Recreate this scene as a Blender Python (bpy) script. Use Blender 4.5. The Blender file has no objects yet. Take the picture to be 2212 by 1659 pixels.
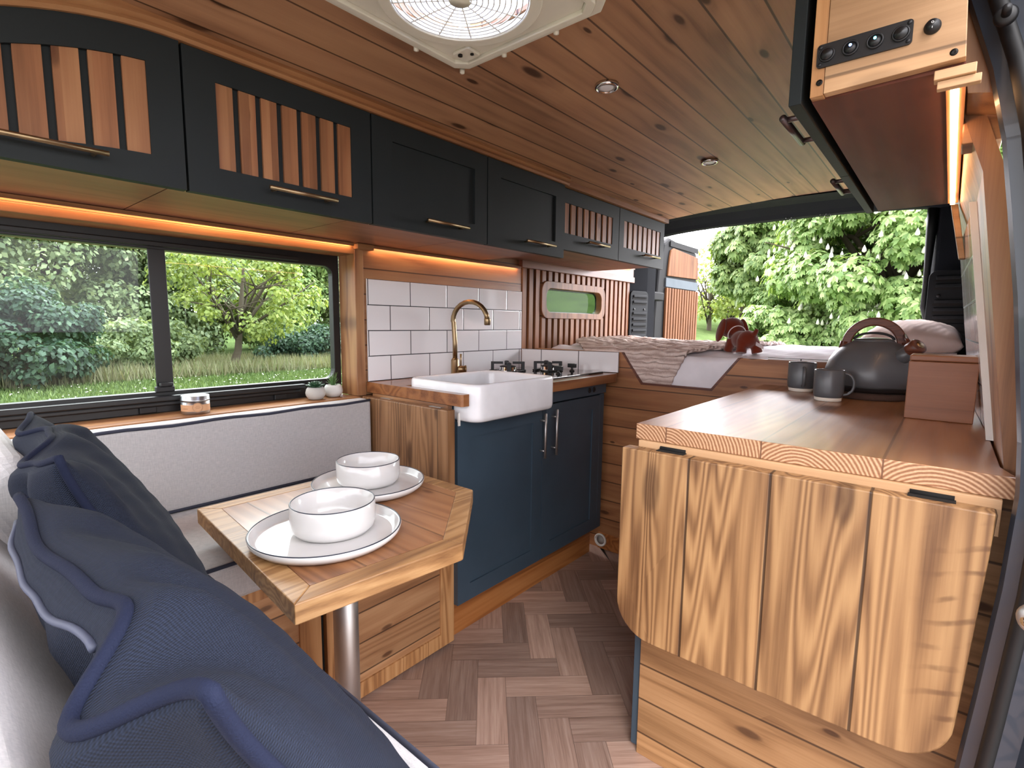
import bpy, bmesh, math, random
import numpy as np
from mathutils import Vector, Matrix
from math import sin, cos, pi, radians as rad

S = bpy.context.scene
COL = S.collection
random.seed(7)

# ------------------------------------------------------------------ camera
CAMH = 1.15
cam = bpy.data.cameras.new('camera')
cam.sensor_width = 36.0
cam.lens = 36.0 * 1110.9137 / 2212.0
cam.clip_start = 0.01
cam.clip_end = 400
camo = bpy.data.objects.new('camera', cam)
COL.objects.link(camo)
R = ((0.76305, 0.08445, -0.64079), (0.64625, -0.08271, 0.75864), (0.01107, -0.99299, -0.11766))
camo.matrix_world = Matrix(((R[0][0], -R[0][1], -R[0][2], 0), (R[1][0], -R[1][1], -R[1][2], 0),
                            (R[2][0], -R[2][1], -R[2][2], CAMH), (0, 0, 0, 1)))
S.camera = camo

# ------------------------------------------------------------------ world: bright overcast sky
W = bpy.data.worlds.new('sky')
S.world = W
W.use_nodes = True
nt = W.node_tree
nt.nodes.clear()
wo = nt.nodes.new('ShaderNodeOutputWorld')
bg = nt.nodes.new('ShaderNodeBackground')
tc = nt.nodes.new('ShaderNodeTexCoord')
# thin cloud glowing brightest high over the rear of the van, duller on the other side
dp = nt.nodes.new('ShaderNodeVectorMath')
dp.operation = 'DOT_PRODUCT'
dp.inputs[1].default_value = (-0.12, 0.80, 0.58)
mr = nt.nodes.new('ShaderNodeMapRange')
mr.interpolation_type = 'SMOOTHSTEP'
mr.inputs['From Min'].default_value = 0.0
mr.inputs['From Max'].default_value = 1.0
mr.inputs['To Min'].default_value = 1.55
mr.inputs['To Max'].default_value = 8.5
bg.inputs['Color'].default_value = (0.97, 0.95, 1.0, 1)
nt.links.new(tc.outputs['Generated'], dp.inputs[0])
nt.links.new(dp.outputs['Value'], mr.inputs['Value'])
nt.links.new(mr.outputs['Result'], bg.inputs['Strength'])
nt.links.new(bg.outputs[0], wo.inputs[0])

sun = bpy.data.lights.new('sun', 'SUN')
sun.energy = 0.8
sun.angle = rad(25)
sun.color = (1.0, 0.97, 0.92)
suno = bpy.data.objects.new('sun', sun)
COL.objects.link(suno)
suno.rotation_euler = (rad(48), 0, rad(35))

S.view_settings.view_transform = 'Standard'
S.view_settings.look = 'None'
S.view_settings.gamma = 1.0
S.view_settings.use_curve_mapping = False
S.view_settings.exposure = 1.5
S.cycles.max_bounces = 10
S.cycles.diffuse_bounces = 6
S.cycles.glossy_bounces = 4
S.cycles.transmission_bounces = 6
S.cycles.transparent_max_bounces = 12
S.cycles.sample_clamp_indirect = 6.0
S.cycles.use_denoising = True


# ------------------------------------------------------------------ colours and node helpers
def dsat(h, f=0.94):
    h = h.lstrip('#')
    v = [int(h[i:i + 2], 16) for i in (0, 2, 4)]
    m = 0.4 * v[0] + 0.45 * v[1] + 0.15 * v[2]
    o = [m + (c - m) * f for c in v]
    o = [o[0], o[1] * 1.0, o[2] * 1.0]
    return '#%02x%02x%02x' % tuple(int(max(0, min(255, c))) for c in o)


def lin(h):
    h = h.lstrip('#')
    o = []
    for i in (0, 2, 4):
        c = int(h[i:i + 2], 16) / 255
        o.append(c / 12.92 if c <= 0.04045 else ((c + 0.055) / 1.055) ** 2.4)
    return (o[0], o[1], o[2], 1.0)


class G:
    def __init__(s, name):
        s.m = bpy.data.materials.new(name)
        s.m.use_nodes = True
        s.t = s.m.node_tree
        s.t.nodes.clear()
        s.out = s.t.nodes.new('ShaderNodeOutputMaterial')

    def n(s, typ, **kw):
        nd = s.t.nodes.new('ShaderNode' + typ)
        for k, v in kw.items():
            setattr(nd, k, v)
        return nd

    def put(s, sock, v):
        if v is None:
            return
        if hasattr(v, 'is_output') or isinstance(v, bpy.types.NodeSocket):
            s.t.links.new(v, sock)
        else:
            sock.default_value = v

    def ma(s, op, a, b=None, c=None, clamp=False):
        nd = s.n('Math', operation=op, use_clamp=clamp)
        s.put(nd.inputs[0], a)
        s.put(nd.inputs[1], b)
        s.put(nd.inputs[2], c)
        return nd.outputs[0]

    def comb(s, x, y, z):
        nd = s.n('CombineXYZ')
        s.put(nd.inputs[0], x); s.put(nd.inputs[1], y); s.put(nd.inputs[2], z)
        return nd.outputs[0]

    def sep(s, v):
        nd = s.n('SeparateXYZ')
        s.put(nd.inputs[0], v)
        return nd.outputs

    def noise(s, v, scale=1.0, detail=2.0, rough=0.5, dist=0.0):
        nd = s.n('TexNoise')
        s.put(nd.inputs['Vector'], v)
        nd.inputs['Scale'].default_value = scale
        nd.inputs['Detail'].default_value = detail
        nd.inputs['Roughness'].default_value = rough
        nd.inputs['Distortion'].default_value = dist
        return nd.outputs['Fac']

    def ramp(s, f, stops):
        nd = s.n('ValToRGB')
        cr = nd.color_ramp
        while len(cr.elements) < len(stops):
            cr.elements.new(0.5)
        for e, (p, c) in zip(cr.elements, stops):
            e.position = p
            e.color = c
        s.put(nd.inputs['Fac'], f)
        return nd.outputs['Color']

    def mix(s, f, a, b, mode='MIX'):
        nd = s.n('Mix', data_type='RGBA', blend_type=mode)
        s.put(nd.inputs[0], f); s.put(nd.inputs[6], a); s.put(nd.inputs[7], b)
        return nd.outputs[2]

    def smooth(s, x, lo, hi):
        nd = s.n('MapRange', interpolation_type='SMOOTHSTEP')
        s.put(nd.inputs['Value'], x)
        nd.inputs['From Min'].default_value = lo
        nd.inputs['From Max'].default_value = hi
        return nd.outputs['Result']

    def bump(s, h, strength=0.3, dist=0.002):
        nd = s.n('Bump')
        nd.inputs['Strength'].default_value = strength
        nd.inputs['Distance'].default_value = dist
        s.put(nd.inputs['Height'], h)
        return nd.outputs['Normal']

    def bsdf(s, **kw):
        nd = s.n('BsdfPrincipled')
        for k, v in kw.items():
            s.put(nd.inputs[k.replace('_', ' ')], v)
        s.t.links.new(nd.outputs[0], s.out.inputs['Surface'])
        return nd


def plain(name, col, rough=0.5, metal=0.0, coat=0.0, bump=0.0, bscale=200, spec=0.5, sheen=0.0):
    g = G(name)
    kw = dict(Base_Color=lin(col), Roughness=rough, Metallic=metal)
    g_n = g.n('NewGeometry').outputs['Position']
    var = g.noise(g_n, 9, 3)
    kw['Base_Color'] = g.mix(1.0, lin(col), g.ramp(var, [(0.25, (0.9, 0.9, 0.9, 1)), (0.75, (1.06, 1.06, 1.06, 1))]), 'MULTIPLY')
    if bump:
        kw['Normal'] = g.bump(g.noise(g_n, bscale, 2), bump, 0.001)
    b = g.bsdf(**kw)
    b.inputs['Coat Weight'].default_value = coat
    b.inputs['Specular IOR Level'].default_value = spec
    b.inputs['Sheen Weight'].default_value = sheen
    return g.m


def wood(name, grain='Y', across='X', width=None, off=0.0, cols=('#6b3f22', '#a86f40', '#c89460'), rough=0.42,
         knots=1.0, ring=1.0, seam=0.8, tint=0.22, coat=0.0, sc=1.0, bump=0.15, fine=1.0, kn_size=1.0, kseed=0.0, spec=0.5, fw=0.27, saw=None):
    cols = [dsat(c) for c in cols]
    g = G(name)
    P = g.sep(g.n('NewGeometry').outputs['Position'])
    ax = {'X': P[0], 'Y': P[1], 'Z': P[2]}
    th = [a for a in 'XYZ' if a not in (grain, across)][0]
    gr, ac, dp = ax[grain], ax[across], ax[th]
    if width:
        q = g.ma('ADD', g.ma('DIVIDE', ac, width), off)
        idx = g.ma('FLOOR', q)
        fr = g.ma('FRACT', q)
    else:
        idx = g.ma('ADD', kseed, 0.0)
        fr = None
    wn = g.n('TexWhiteNoise', noise_dimensions='1D')
    g.put(wn.inputs['W'], g.ma('ADD', idx, kseed + 0.37))
    rc = g.sep(wn.outputs['Color'])
    gs = g.ma('ADD', gr, g.ma('MULTIPLY', rc[0], 9.0))
    ds = g.ma('ADD', dp, g.ma('MULTIPLY', rc[1], 5.0))
    # knots: sparse cells, long along the grain
    kv = g.comb(g.ma('MULTIPLY', ac, 8.5 * sc / kn_size), g.ma('MULTIPLY', gs, 3.1 * sc / kn_size), 0.0)
    vo = g.n('TexVoronoi', voronoi_dimensions='2D', feature='F1')
    g.put(vo.inputs['Vector'], kv)
    vo.inputs['Scale'].default_value = 1.0
    vc = g.sep(vo.outputs['Color'])
    on = g.ma('GREATER_THAN', vc[0], 0.45)
    # radius varies per knot
    rr = g.ma('MULTIPLY_ADD', vc[1], 0.09, 0.045)
    dn = g.ma('DIVIDE', vo.outputs['Distance'], rr)
    halo = g.ma('MULTIPLY', g.ma('EXPONENT', g.ma('MULTIPLY', dn, -0.9)), on)
    core = g.ma('MULTIPLY', g.ma('SUBTRACT', 1.0, g.smooth(dn, 0.55, 1.15)), on)
    # growth figure
    v1 = g.comb(g.ma('MULTIPLY', ac, 8.0 * sc), g.ma('MULTIPLY', gs, 0.42 * sc), g.ma('MULTIPLY', ds, 8.0 * sc))
    big = g.noise(v1, 1.0, 2.0, 0.45, 0.25)
    fig = g.ma('ADD', g.ma('MULTIPLY', big, 70.0 * ring), g.ma('MULTIPLY', halo, 9.0 * knots))
    sn = g.ma('MULTIPLY_ADD', g.ma('SINE', fig), 0.5, 0.5)
    v2 = g.comb(g.ma('MULTIPLY', ac, 210.0 * sc), g.ma('MULTIPLY', gs, 5.0 * sc), g.ma('MULTIPLY', ds, 210.0 * sc))
    fi = g.noise(v2, 1.0, 3.0, 0.6)
    v3 = g.comb(g.ma('MULTIPLY', ac, 14.0 * sc), g.ma('MULTIPLY', gs, 2.2 * sc), g.ma('MULTIPLY', ds, 14.0 * sc))
    bl = g.noise(v3, 1.0, 3.0, 0.55, 0.3)
    f = g.ma('ADD', g.ma('MULTIPLY', sn, fw), g.ma('ADD', g.ma('MULTIPLY', fi, 0.33 * fine), g.ma('MULTIPLY', bl, 0.55)))
    f = g.ma('SUBTRACT', f, 0.05 + 0.165 * (fine - 1) + 0.5 * (fw - 0.27))
    c = g.ramp(f, [(0.22, lin(cols[0])), (0.5, lin(cols[1])), (0.78, lin(cols[2]))])
    if saw:
        # circular-saw marks left across one board
        sxx, szz = P[0], P[2]
        tt = g.ma('ADD', g.ma('MULTIPLY', szz, 24.0), g.ma('MULTIPLY', sxx, -8.0))
        tt = g.ma('ADD', tt, g.ma('MULTIPLY', g.noise(g.comb(sxx, 0.0, szz), 7.0, 2.0), 1.2))
        st_ = g.smooth(g.ma('SINE', g.ma('MULTIPLY', tt, 2 * pi)), 0.55, 1.0)
        msk = g.ma('MULTIPLY', g.smooth(sxx, saw, saw + 0.07), g.smooth(g.noise(g.comb(sxx, 0.0, szz), 16.0, 3.0), 0.42, 0.62))
        c = g.mix(g.ma('MULTIPLY', g.ma('MULTIPLY', st_, msk), 0.75), c, lin(cols[0]))
    if width:
        tv = g.ma('MULTIPLY_ADD', rc[2], tint * 2, 1.0 - tint)
        c = g.mix(1.0, c, g.comb(tv, tv, tv), 'MULTIPLY')
    dk = lin(cols[0])
    kd = (dk[0] * 0.30, dk[1] * 0.22, dk[2] * 0.18, 1)
    if knots:
        c = g.mix(g.ma('MULTIPLY', halo, 0.55 * knots), c, (dk[0] * 0.75, dk[1] * 0.65, dk[2] * 0.55, 1))
        c = g.mix(g.ma('MULTIPLY', core, 0.85 * min(1, knots)), c, kd)
    h = g.ma('ADD', g.ma('MULTIPLY', sn, 0.4), g.ma('MULTIPLY', fi, 0.6))
    if width and seam:
        e = g.ma('MINIMUM', fr, g.ma('SUBTRACT', 1.0, fr))
        w0 = 0.0022 / width
        sm = g.ma('SUBTRACT', 1.0, g.smooth(e, w0 * 0.6, w0 * 1.6))
        c = g.mix(g.ma('MULTIPLY', sm, seam), c, (dk[0] * 0.15, dk[1] * 0.12, dk[2] * 0.1, 1))
        h = g.ma('SUBTRACT', h, g.ma('MULTIPLY', sm, 3.0))
    b = g.bsdf(Base_Color=c, Roughness=g.ma('MULTIPLY_ADD', fi, 0.15, rough - 0.07), Normal=g.bump(h, bump, 0.0015))
    b.inputs['Coat Weight'].default_value = coat
    b.inputs['Coat Roughness'].default_value = 0.10
    b.inputs['Specular IOR Level'].default_value = spec
    return g.m


M = {}
PINE = ('#5e3c28', '#966640', '#ad8054')
M['ceil'] = wood('ceiling_pine', 'Y', 'X', 0.098, 0.3, ('#684632', '#a67a58', '#bc9068'), rough=0.5, knots=1.15, ring=0.6, tint=0.16, fw=0.14, fine=0.6, spec=0.3)
M['wallh'] = wood('stained_boards', 'Y', 'Z', 0.098, 0.2, PINE, knots=0.7, ring=0.6, fw=0.16, fine=0.7)
M['bedh'] = wood('bed_boards', 'X', 'Z', 0.0975, 0.35, ('#6a3e26', '#a06a42', '#b98556'), knots=0.9, ring=0.6, rough=0.5, fw=0.16, fine=0.7)
M['trimY'] = wood('trim_along', 'Y', 'Z', None, 0, PINE, knots=0.4, ring=0.6, fw=0.14, fine=0.6, spec=0.25)
M['trimX'] = wood('trim_cross', 'X', 'Z', None, 0, PINE, knots=0.4, ring=0.6)
M['trimZ'] = wood('trim_upright', 'Z', 'Y', None, 0, PINE, knots=0.5, ring=0.6)
M['slatZ'] = wood('slats_upright', 'Z', 'Y', 0.0575, 0.0, ('#583420', '#825436', '#966844'), knots=0.4, ring=0.7, seam=0, tint=0.25, fw=0.18, spec=0.2)
M['doorslat'] = wood('door_slats', 'Z', 'Y', 0.0463, 0.25, ('#5e3923', '#8a5c3c', '#a0734c'), knots=0.6, ring=0.6, seam=0, tint=0.2, fw=0.16, fine=0.7, spec=0.2)
M['leaf'] = wood('drop_leaf_wood', 'Z', 'X', 0.163, 0.5, ('#5a3a20', '#8e6842', '#aa8356'), knots=0.6, ring=2.1, seam=0.85, tint=0.08, kn_size=1.7, bump=0.4, rough=0.5, sc=0.9, fw=0.34, saw=-0.02)
M['leafk'] = wood('kitchen_leaf_wood', 'Z', 'X', 0.21, 0.1, ('#553822', '#87603e', '#9c7450'), knots=0.5, ring=1.5, seam=0.5, tint=0.1, kn_size=1.3, bump=0.3, fw=0.3)
M['top'] = wood('worktop_wood', 'Y', 'X', 0.205, 0.35, ('#6a4226', '#986844', '#ae8056'), knots=0.6, ring=0.9, seam=0.5, tint=0.08, kn_size=1.7, rough=0.36, coat=0.4, bump=0.05, fw=0.2, fine=0.6, spec=0.25)
M['topk'] = wood('kitchen_worktop_wood', 'Y', 'X', None, 0, ('#5a3018', '#8a5630', '#a06a3e'), knots=0.4, ring=0.7, rough=0.3, coat=0.3, bump=0.12)


def m_endgrain():
    g = G('end_grain')
    P = g.sep(g.n('NewGeometry').outputs['Position'])
    q = g.ma('ADD', g.ma('DIVIDE', P[0], 0.205), 0.35)
    wn = g.n('TexWhiteNoise', noise_dimensions='1D')
    g.put(wn.inputs['W'], g.ma('ADD', g.ma('FLOOR', q), 4.2))
    rc = g.sep(wn.outputs['Color'])
    fr = g.ma('FRACT', q)
    dx = g.ma('MULTIPLY', g.ma('SUBTRACT', fr, g.ma('MULTIPLY_ADD', rc[0], 1.1, -0.05)), 0.205)
    dz = g.ma('SUBTRACT', P[2], g.ma('MULTIPLY_ADD', rc[1], 0.05, 0.80))
    nz = g.noise(g.comb(P[0], 0.0, P[2]), 30.0, 2.0)
    d = g.ma('SQRT', g.ma('ADD', g.ma('MULTIPLY', dx, dx), g.ma('MULTIPLY', dz, dz)))
    sn = g.ma('MULTIPLY_ADD', g.ma('SINE', g.ma('ADD', g.ma('MULTIPLY', d, 900.0), g.ma('MULTIPLY', nz, 5.0))), 0.5, 0.5)
    n2 = g.noise(g.comb(P[0], 0.0, P[2]), 220.0, 3.0)
    f = g.ma('ADD', g.ma('MULTIPLY', sn, 0.7), g.ma('MULTIPLY', n2, 0.4))
    c = g.ramp(f, [(0.15, lin('#7e5336')), (0.55, lin('#a97c58')), (0.95, lin('#c9a684'))])
    e = g.ma('MINIMUM', fr, g.ma('SUBTRACT', 1.0, fr))
    c = g.mix(g.ma('SUBTRACT', 1.0, g.smooth(e, 0.004, 0.01)), c, lin('#6a462e'))
    g.bsdf(Base_Color=c, Roughness=0.5, Normal=g.bump(sn, 0.25, 0.001))
    return g.m


M['endg'] = m_endgrain()
M['table'] = wood('table_wood', 'X', 'Y', 0.19, 0.2, ('#684026', '#96643e', '#ac7c52'), knots=0.45, ring=0.9, seam=0.5, tint=0.10, rough=0.36, coat=0.1, fw=0.2, fine=0.8)
M['tabedge'] = wood('table_edge_wood', 'Y', 'X', None, 0, ('#6e4828', '#a07648', '#bc9464'), knots=0.0, ring=1.2, rough=0.45, sc=1.5)
M['bench'] = wood('bench_boards', 'Y', 'Z', 0.0975, 0.1, ('#764c2e', '#ac7c52', '#c2966a'), knots=0.8, ring=0.8, rough=0.5, fw=0.18, fine=0.8)
M['benchZ'] = wood('bench_frame', 'Z', 'Y', None, 0, ('#7c4c28', '#b88350', '#cd9c68'), knots=0.2, ring=1.3, rough=0.5)
M['panelx'] = wood('cabinet_end_boards', 'X', 'Z', 0.0975, 0.35, ('#6a4628', '#a0764c', '#b98e62'), knots=0.9, ring=0.8, rough=0.5, fw=0.2)
M['pale'] = wood('pale_pine', 'X', 'Z', 0.12, 0.3, ('#8a6440', '#b78e64', '#caa47a'), knots=0.3, ring=0.6, rough=0.5, seam=0.6, fw=0.16, fine=0.7)
M['plyd'] = wood('dark_ply', 'Y', 'X', None, 0, ('#48241b', '#66392d', '#784739'), knots=0.15, ring=0.4, rough=0.6, fine=0.6, fw=0.12, spec=0.2)
M['plyr'] = wood('red_brown_board', 'Y', 'X', None, 0, ('#55342a', '#80503c', '#956449'), knots=0.2, ring=0.5, fw=0.14, fine=0.6)
M['box'] = wood('box_wood', 'X', 'Z', None, 0, ('#57321e', '#845030', '#986240'), knots=0.0, ring=0.5, rough=0.4, fw=0.16, fine=0.7)
M['handlew'] = wood('handle_wood', 'X', 'Z', None, 0, ('#3c1d14', '#5e3020', '#74402a'), knots=0.0, ring=1.0, sc=2.0, rough=0.4)
M['doorpan'] = wood('rear_door_boards', 'Z', 'Y', None, 0, ('#472b19', '#6e472c', '#7e5638'), knots=0.2, ring=0.5, rough=0.7, fw=0.15, fine=0.6, spec=0.15)
M['plinth'] = wood('plinth_wood', 'Y', 'Z', None, 0, ('#7c4422', '#a8652f', '#bd7c44'), knots=0.0, ring=1.0, rough=0.45)

M['navy'] = plain('navy_paint', '#3a4b59', 0.42, bump=0.05, bscale=60)
M['navy_shade'] = plain('navy_paint_shaded', '#1b2122', 0.6, bump=0.05, bscale=60, spec=0.25)  # navy paint with the low light on the lockers darkened into its colour
M['black'] = plain('black_plastic', '#141517', 0.4)
M['doorblk'] = plain('rear_door_black', '#0d0e10', 0.75, spec=0.2)
M['rubber'] = plain('black_rubber', '#101114', 0.5)
M['carpet'] = plain('black_carpet', '#16181c', 0.95, bump=0.8, bscale=350, spec=0.1)
M['felt'] = plain('grey_felt', '#5e666c', 0.95, bump=0.8, bscale=350, spec=0.1)
M['vent'] = plain('vent_plastic', '#1c1f22', 0.7, spec=0.2)
M['body'] = plain('van_body_paint', '#2b3440', 0.35, coat=0.3)
M['bodyout'] = plain('van_body_grey', '#6e7a88', 0.4, coat=0.2)
M['gap'] = plain('dark_gap', '#0b0a09', 0.9)
M['white'] = plain('white_ceramic', '#e9ebef', 0.14, coat=0.3)
M['plate'] = plain('white_porcelain', '#d6d5d4', 0.14, coat=0.3)
M['rim'] = plain('navy_rim', '#1d2436', 0.3)
M['cream'] = plain('cream_plastic', '#d6d3c2', 0.45)
M['wplas'] = plain('white_plastic', '#e4e2dc', 0.4)
M['brass'] = plain('brushed_brass', '#9c8768', 0.36, 1.0)
M['steel'] = plain('brushed_steel', '#c4c2c0', 0.45, 1.0)
M['dsteel'] = plain('dark_handle', '#6a5f62', 0.4, 0.9)
M['chrome'] = plain('chrome', '#d5d5d5', 0.12, 1.0)
M['glassblk'] = plain('black_hob_glass', '#0b0c0e', 0.1, coat=0.5)
M['iron'] = plain('cast_iron', '#1e2023', 0.55)
M['mug'] = plain('grey_glaze', '#55585c', 0.35, coat=0.1)
M['unglaz'] = plain('raw_clay', '#d9d2c6', 0.6)
M['conc'] = plain('grey_concrete', '#b5b3ae', 0.8, bump=0.4, bscale=120)
M['concw'] = plain('white_concrete', '#cfd0cd', 0.8, bump=0.4, bscale=120)
M['plant'] = plain('succulent_leaf', '#2e5236', 0.5)
M['plant2'] = plain('grass_plant_leaf', '#567a45', 0.5)
M['tin'] = plain('tin_metal', '#b9bcc0', 0.3, 1.0)
M['paper'] = plain('kraft_label', '#c39670', 0.7)
M['paperd'] = plain('label_print', '#8a6244', 0.7)
M['dog'] = plain('russet_plush', '#6e2a17', 0.95, bump=1.0, bscale=500, spec=0.1, sheen=0.5)
M['wfab'] = plain('white_ribbon', '#e8dfe0', 0.8)
M['sheet'] = plain('white_cotton', '#e6e4ea', 0.9, bump=0.15, bscale=40, spec=0.2)
M['pcase'] = plain('pink_white_cotton', '#ead3cb', 0.9, spec=0.2)
M['bark'] = plain('bark', '#4a342a', 0.9, bump=1.0, bscale=150)
M['screw'] = plain('screw_black', '#15130f', 0.4, 0.6)
M['ink'] = plain('white_print', '#e8e8e8', 0.5)


def m_emit(name, col, st):
    g = G(name)
    e = g.n('Emission')
    e.inputs['Color'].default_value = col
    e.inputs['Strength'].default_value = st
    g.t.links.new(e.outputs[0], g.out.inputs['Surface'])
    return g.m


M['led'] = m_emit('warm_led', (1.0, 0.54, 0.27, 1), 11.0)
M['ledr'] = m_emit('warm_led_bright', (1.0, 0.52, 0.24, 1), 8.0)
M['blue'] = m_emit('blue_pilot_light', (0.15, 0.35, 1.0, 1), 5.0)
M['cyan'] = m_emit('cyan_pilot_light', (0.1, 0.75, 1.0, 1), 4.0)


def m_tiles():
    g = G('white_tiles')
    uv = g.sep(g.n('TexCoord').outputs['UV'])
    row = g.ma('FLOOR', uv[1])
    odd = g.ma('MODULO', row, 2.0)
    uu = g.ma('ADD', uv[0], g.ma('MULTIPLY', odd, 0.5))
    fx = g.ma('FRACT', uu)
    fy = g.ma('FRACT', uv[1])
    ex = g.ma('MULTIPLY', g.ma('MINIMUM', fx, g.ma('SUBTRACT', 1.0, fx)), 0.2055)
    ey = g.ma('MULTIPLY', g.ma('MINIMUM', fy, g.ma('SUBTRACT', 1.0, fy)), 0.1003)
    e = g.ma('MINIMUM', ex, ey)
    gm = g.ma('SUBTRACT', 1.0, g.smooth(e, 0.0015, 0.0022))
    edge = g.smooth(e, 0.0015, 0.005)
    c = g.mix(gm, lin('#e2e1e3'), lin('#1c2026'))
    g.bsdf(Base_Color=c, Roughness=g.ma('MULTIPLY_ADD', gm, 0.6, 0.09), Normal=g.bump(edge, 0.5, 0.001))
    return g.m


M['tiles'] = m_tiles()


def m_floor():
    g = G('herringbone_floor')
    uv = g.sep(g.n('TexCoord').outputs['UV'])
    at = g.n('Attribute', attribute_name='rnd')
    rn = at.outputs['Fac']
    gs = g.ma('ADD', uv[0], g.ma('MULTIPLY', rn, 37.0))
    v1 = g.comb(g.ma('MULTIPLY', gs, 3.0), g.ma('MULTIPLY', uv[1], 60.0), g.ma('MULTIPLY', rn, 50))
    n1 = g.noise(v1, 1.0, 4.0, 0.6, 0.3)
    v2 = g.comb(g.ma('MULTIPLY', gs, 9.0), g.ma('MULTIPLY', uv[1], 260.0), 0.0)
    n2 = g.noise(v2, 1.0, 3.0, 0.6)
    f = g.ma('ADD', g.ma('MULTIPLY', n1, 0.6), g.ma('MULTIPLY', n2, 0.4))
    c = g.ramp(f, [(0.25, lin('#765b4f')), (0.5, lin('#a28678')), (0.75, lin('#bca497'))])
    tv = g.ma('MULTIPLY_ADD', rn, 0.6, 0.68)
    c = g.mix(1.0, c, g.comb(tv, g.ma('MULTIPLY_ADD', rn, 0.58, 0.69), g.ma('MULTIPLY_ADD', rn, 0.55, 0.7)), 'MULTIPLY')
    ex = g.ma('MINIMUM', uv[0], g.ma('SUBTRACT', 0.27, uv[0]))
    ey = g.ma('MINIMUM', uv[1], g.ma('SUBTRACT', 0.09, uv[1]))
    sm = g.ma('SUBTRACT', 1.0, g.smooth(g.ma('MINIMUM', ex, ey), 0.0004, 0.0013))
    c = g.mix(g.ma('MULTIPLY', sm, 0.55), c, lin('#33241d'))
    g.bsdf(Base_Color=c, Roughness=0.42, Normal=g.bump(f, 0.12, 0.001))
    return g.m


M['floor'] = m_floor()


def m_linen(name, c0, c1):
    g = G(name)
    P = g.sep(g.n('NewGeometry').outputs['Position'])
    v1 = g.comb(g.ma('MULTIPLY', P[0], 500), g.ma('MULTIPLY', P[1], 500), g.ma('MULTIPLY', P[2], 60))
    v2 = g.comb(g.ma('MULTIPLY', P[0], 70), g.ma('MULTIPLY', P[1], 70), g.ma('MULTIPLY', P[2], 700))
    f = g.ma('ADD', g.ma('MULTIPLY', g.noise(v1, 1, 2), 0.5), g.ma('MULTIPLY', g.noise(v2, 1, 2), 0.5))
    c = g.ramp(f, [(0.3, lin(c0)), (0.7, lin(c1))])
    b = g.bsdf(Base_Color=c, Roughness=0.9, Normal=g.bump(f, 0.35, 0.001))
    b.inputs['Specular IOR Level'].default_value = 0.2
    b.inputs['Sheen Weight'].default_value = 0.2
    return g.m


M['linen'] = m_linen('grey_linen', '#a3a2a4', '#bdbbbb')
M['piping'] = plain('charcoal_piping', '#3a3d4a', 0.9, spec=0.2)


def m_weave(name, c0, c1, k=1500.0):
    g = G(name)
    uv = g.sep(g.n('TexCoord').outputs['UV'])
    a = g.ma('SINE', g.ma('MULTIPLY', uv[0], k))
    b = g.ma('SINE', g.ma('MULTIPLY', uv[1], k))
    h = g.ma('MULTIPLY_ADD', g.ma('MULTIPLY', a, b), 0.5, 0.5)
    nz = g.noise(g.comb(g.ma('MULTIPLY', uv[0], 400), g.ma('MULTIPLY', uv[1], 400), 0), 1, 2)
    f = g.ma('ADD', g.ma('MULTIPLY', h, 0.7), g.ma('MULTIPLY', nz, 0.4))
    c = g.ramp(f, [(0.15, lin(c0)), (0.95, lin(c1))])
    bs = g.bsdf(Base_Color=c, Roughness=0.85, Normal=g.bump(f, 0.7, 0.0012))
    bs.inputs['Specular IOR Level'].default_value = 0.25
    bs.inputs['Sheen Weight'].default_value = 0.0
    return g.m


M['navyw'] = m_weave('navy_weave', '#070b14', '#1a2234', 2500.0)


def m_blanket():
    g = G('knitted_blanket')
    uv = g.sep(g.n('TexCoord').outputs['UV'])
    w = g.noise(g.comb(g.ma('MULTIPLY', uv[0], 9), g.ma('MULTIPLY', uv[1], 9), 0), 1, 2)
    s = g.ma('MULTIPLY_ADD', g.ma('SINE', g.ma('ADD', g.ma('MULTIPLY', uv[1], 330.0), g.ma('MULTIPLY', w, 5.0))), 0.5, 0.5)
    nz = g.noise(g.comb(g.ma('MULTIPLY', uv[0], 160), g.ma('MULTIPLY', uv[1], 160), 0), 1, 3)
    f = g.ma('ADD', g.ma('MULTIPLY', s, 0.55), g.ma('MULTIPLY', nz, 0.5))
    c = g.ramp(f, [(0.15, lin('#a8938a')), (0.6, lin('#d0beb6')), (0.95, lin('#e2d5ce'))])
    b = g.bsdf(Base_Color=c, Roughness=0.95, Normal=g.bump(f, 0.8, 0.006))
    b.inputs['Specular IOR Level'].default_value = 0.15
    return g.m


M['blanket'] = m_blanket()


def m_glass(name, tint, gl=0.7, rough=0.0):
    g = G(name)
    t = g.n('BsdfTransparent')
    t.inputs['Color'].default_value = tint
    gg = g.n('BsdfGlossy')
    gg.inputs['Roughness'].default_value = rough
    fr = g.n('Fresnel')
    fr.inputs['IOR'].default_value = 1.45
    mx = g.n('MixShader')
    g.t.links.new(g.ma('MULTIPLY', g.ma('MULTIPLY', fr.outputs[0], gl), g.ma('SUBTRACT', 1.0, g.n('NewGeometry').outputs['Backfacing'])), mx.inputs[0])
    g.t.links.new(t.outputs[0], mx.inputs[1])
    g.t.links.new(gg.outputs[0], mx.inputs[2])
    g.t.links.new(mx.outputs[0], g.out.inputs['Surface'])
    return g.m


M['glass2'] = m_glass('dark_privacy_glass', (0.42, 0.48, 0.42, 1), 0.12)
M['glass'] = m_glass('tinted_window_glass', (0.78, 0.82, 0.80, 1))


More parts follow.
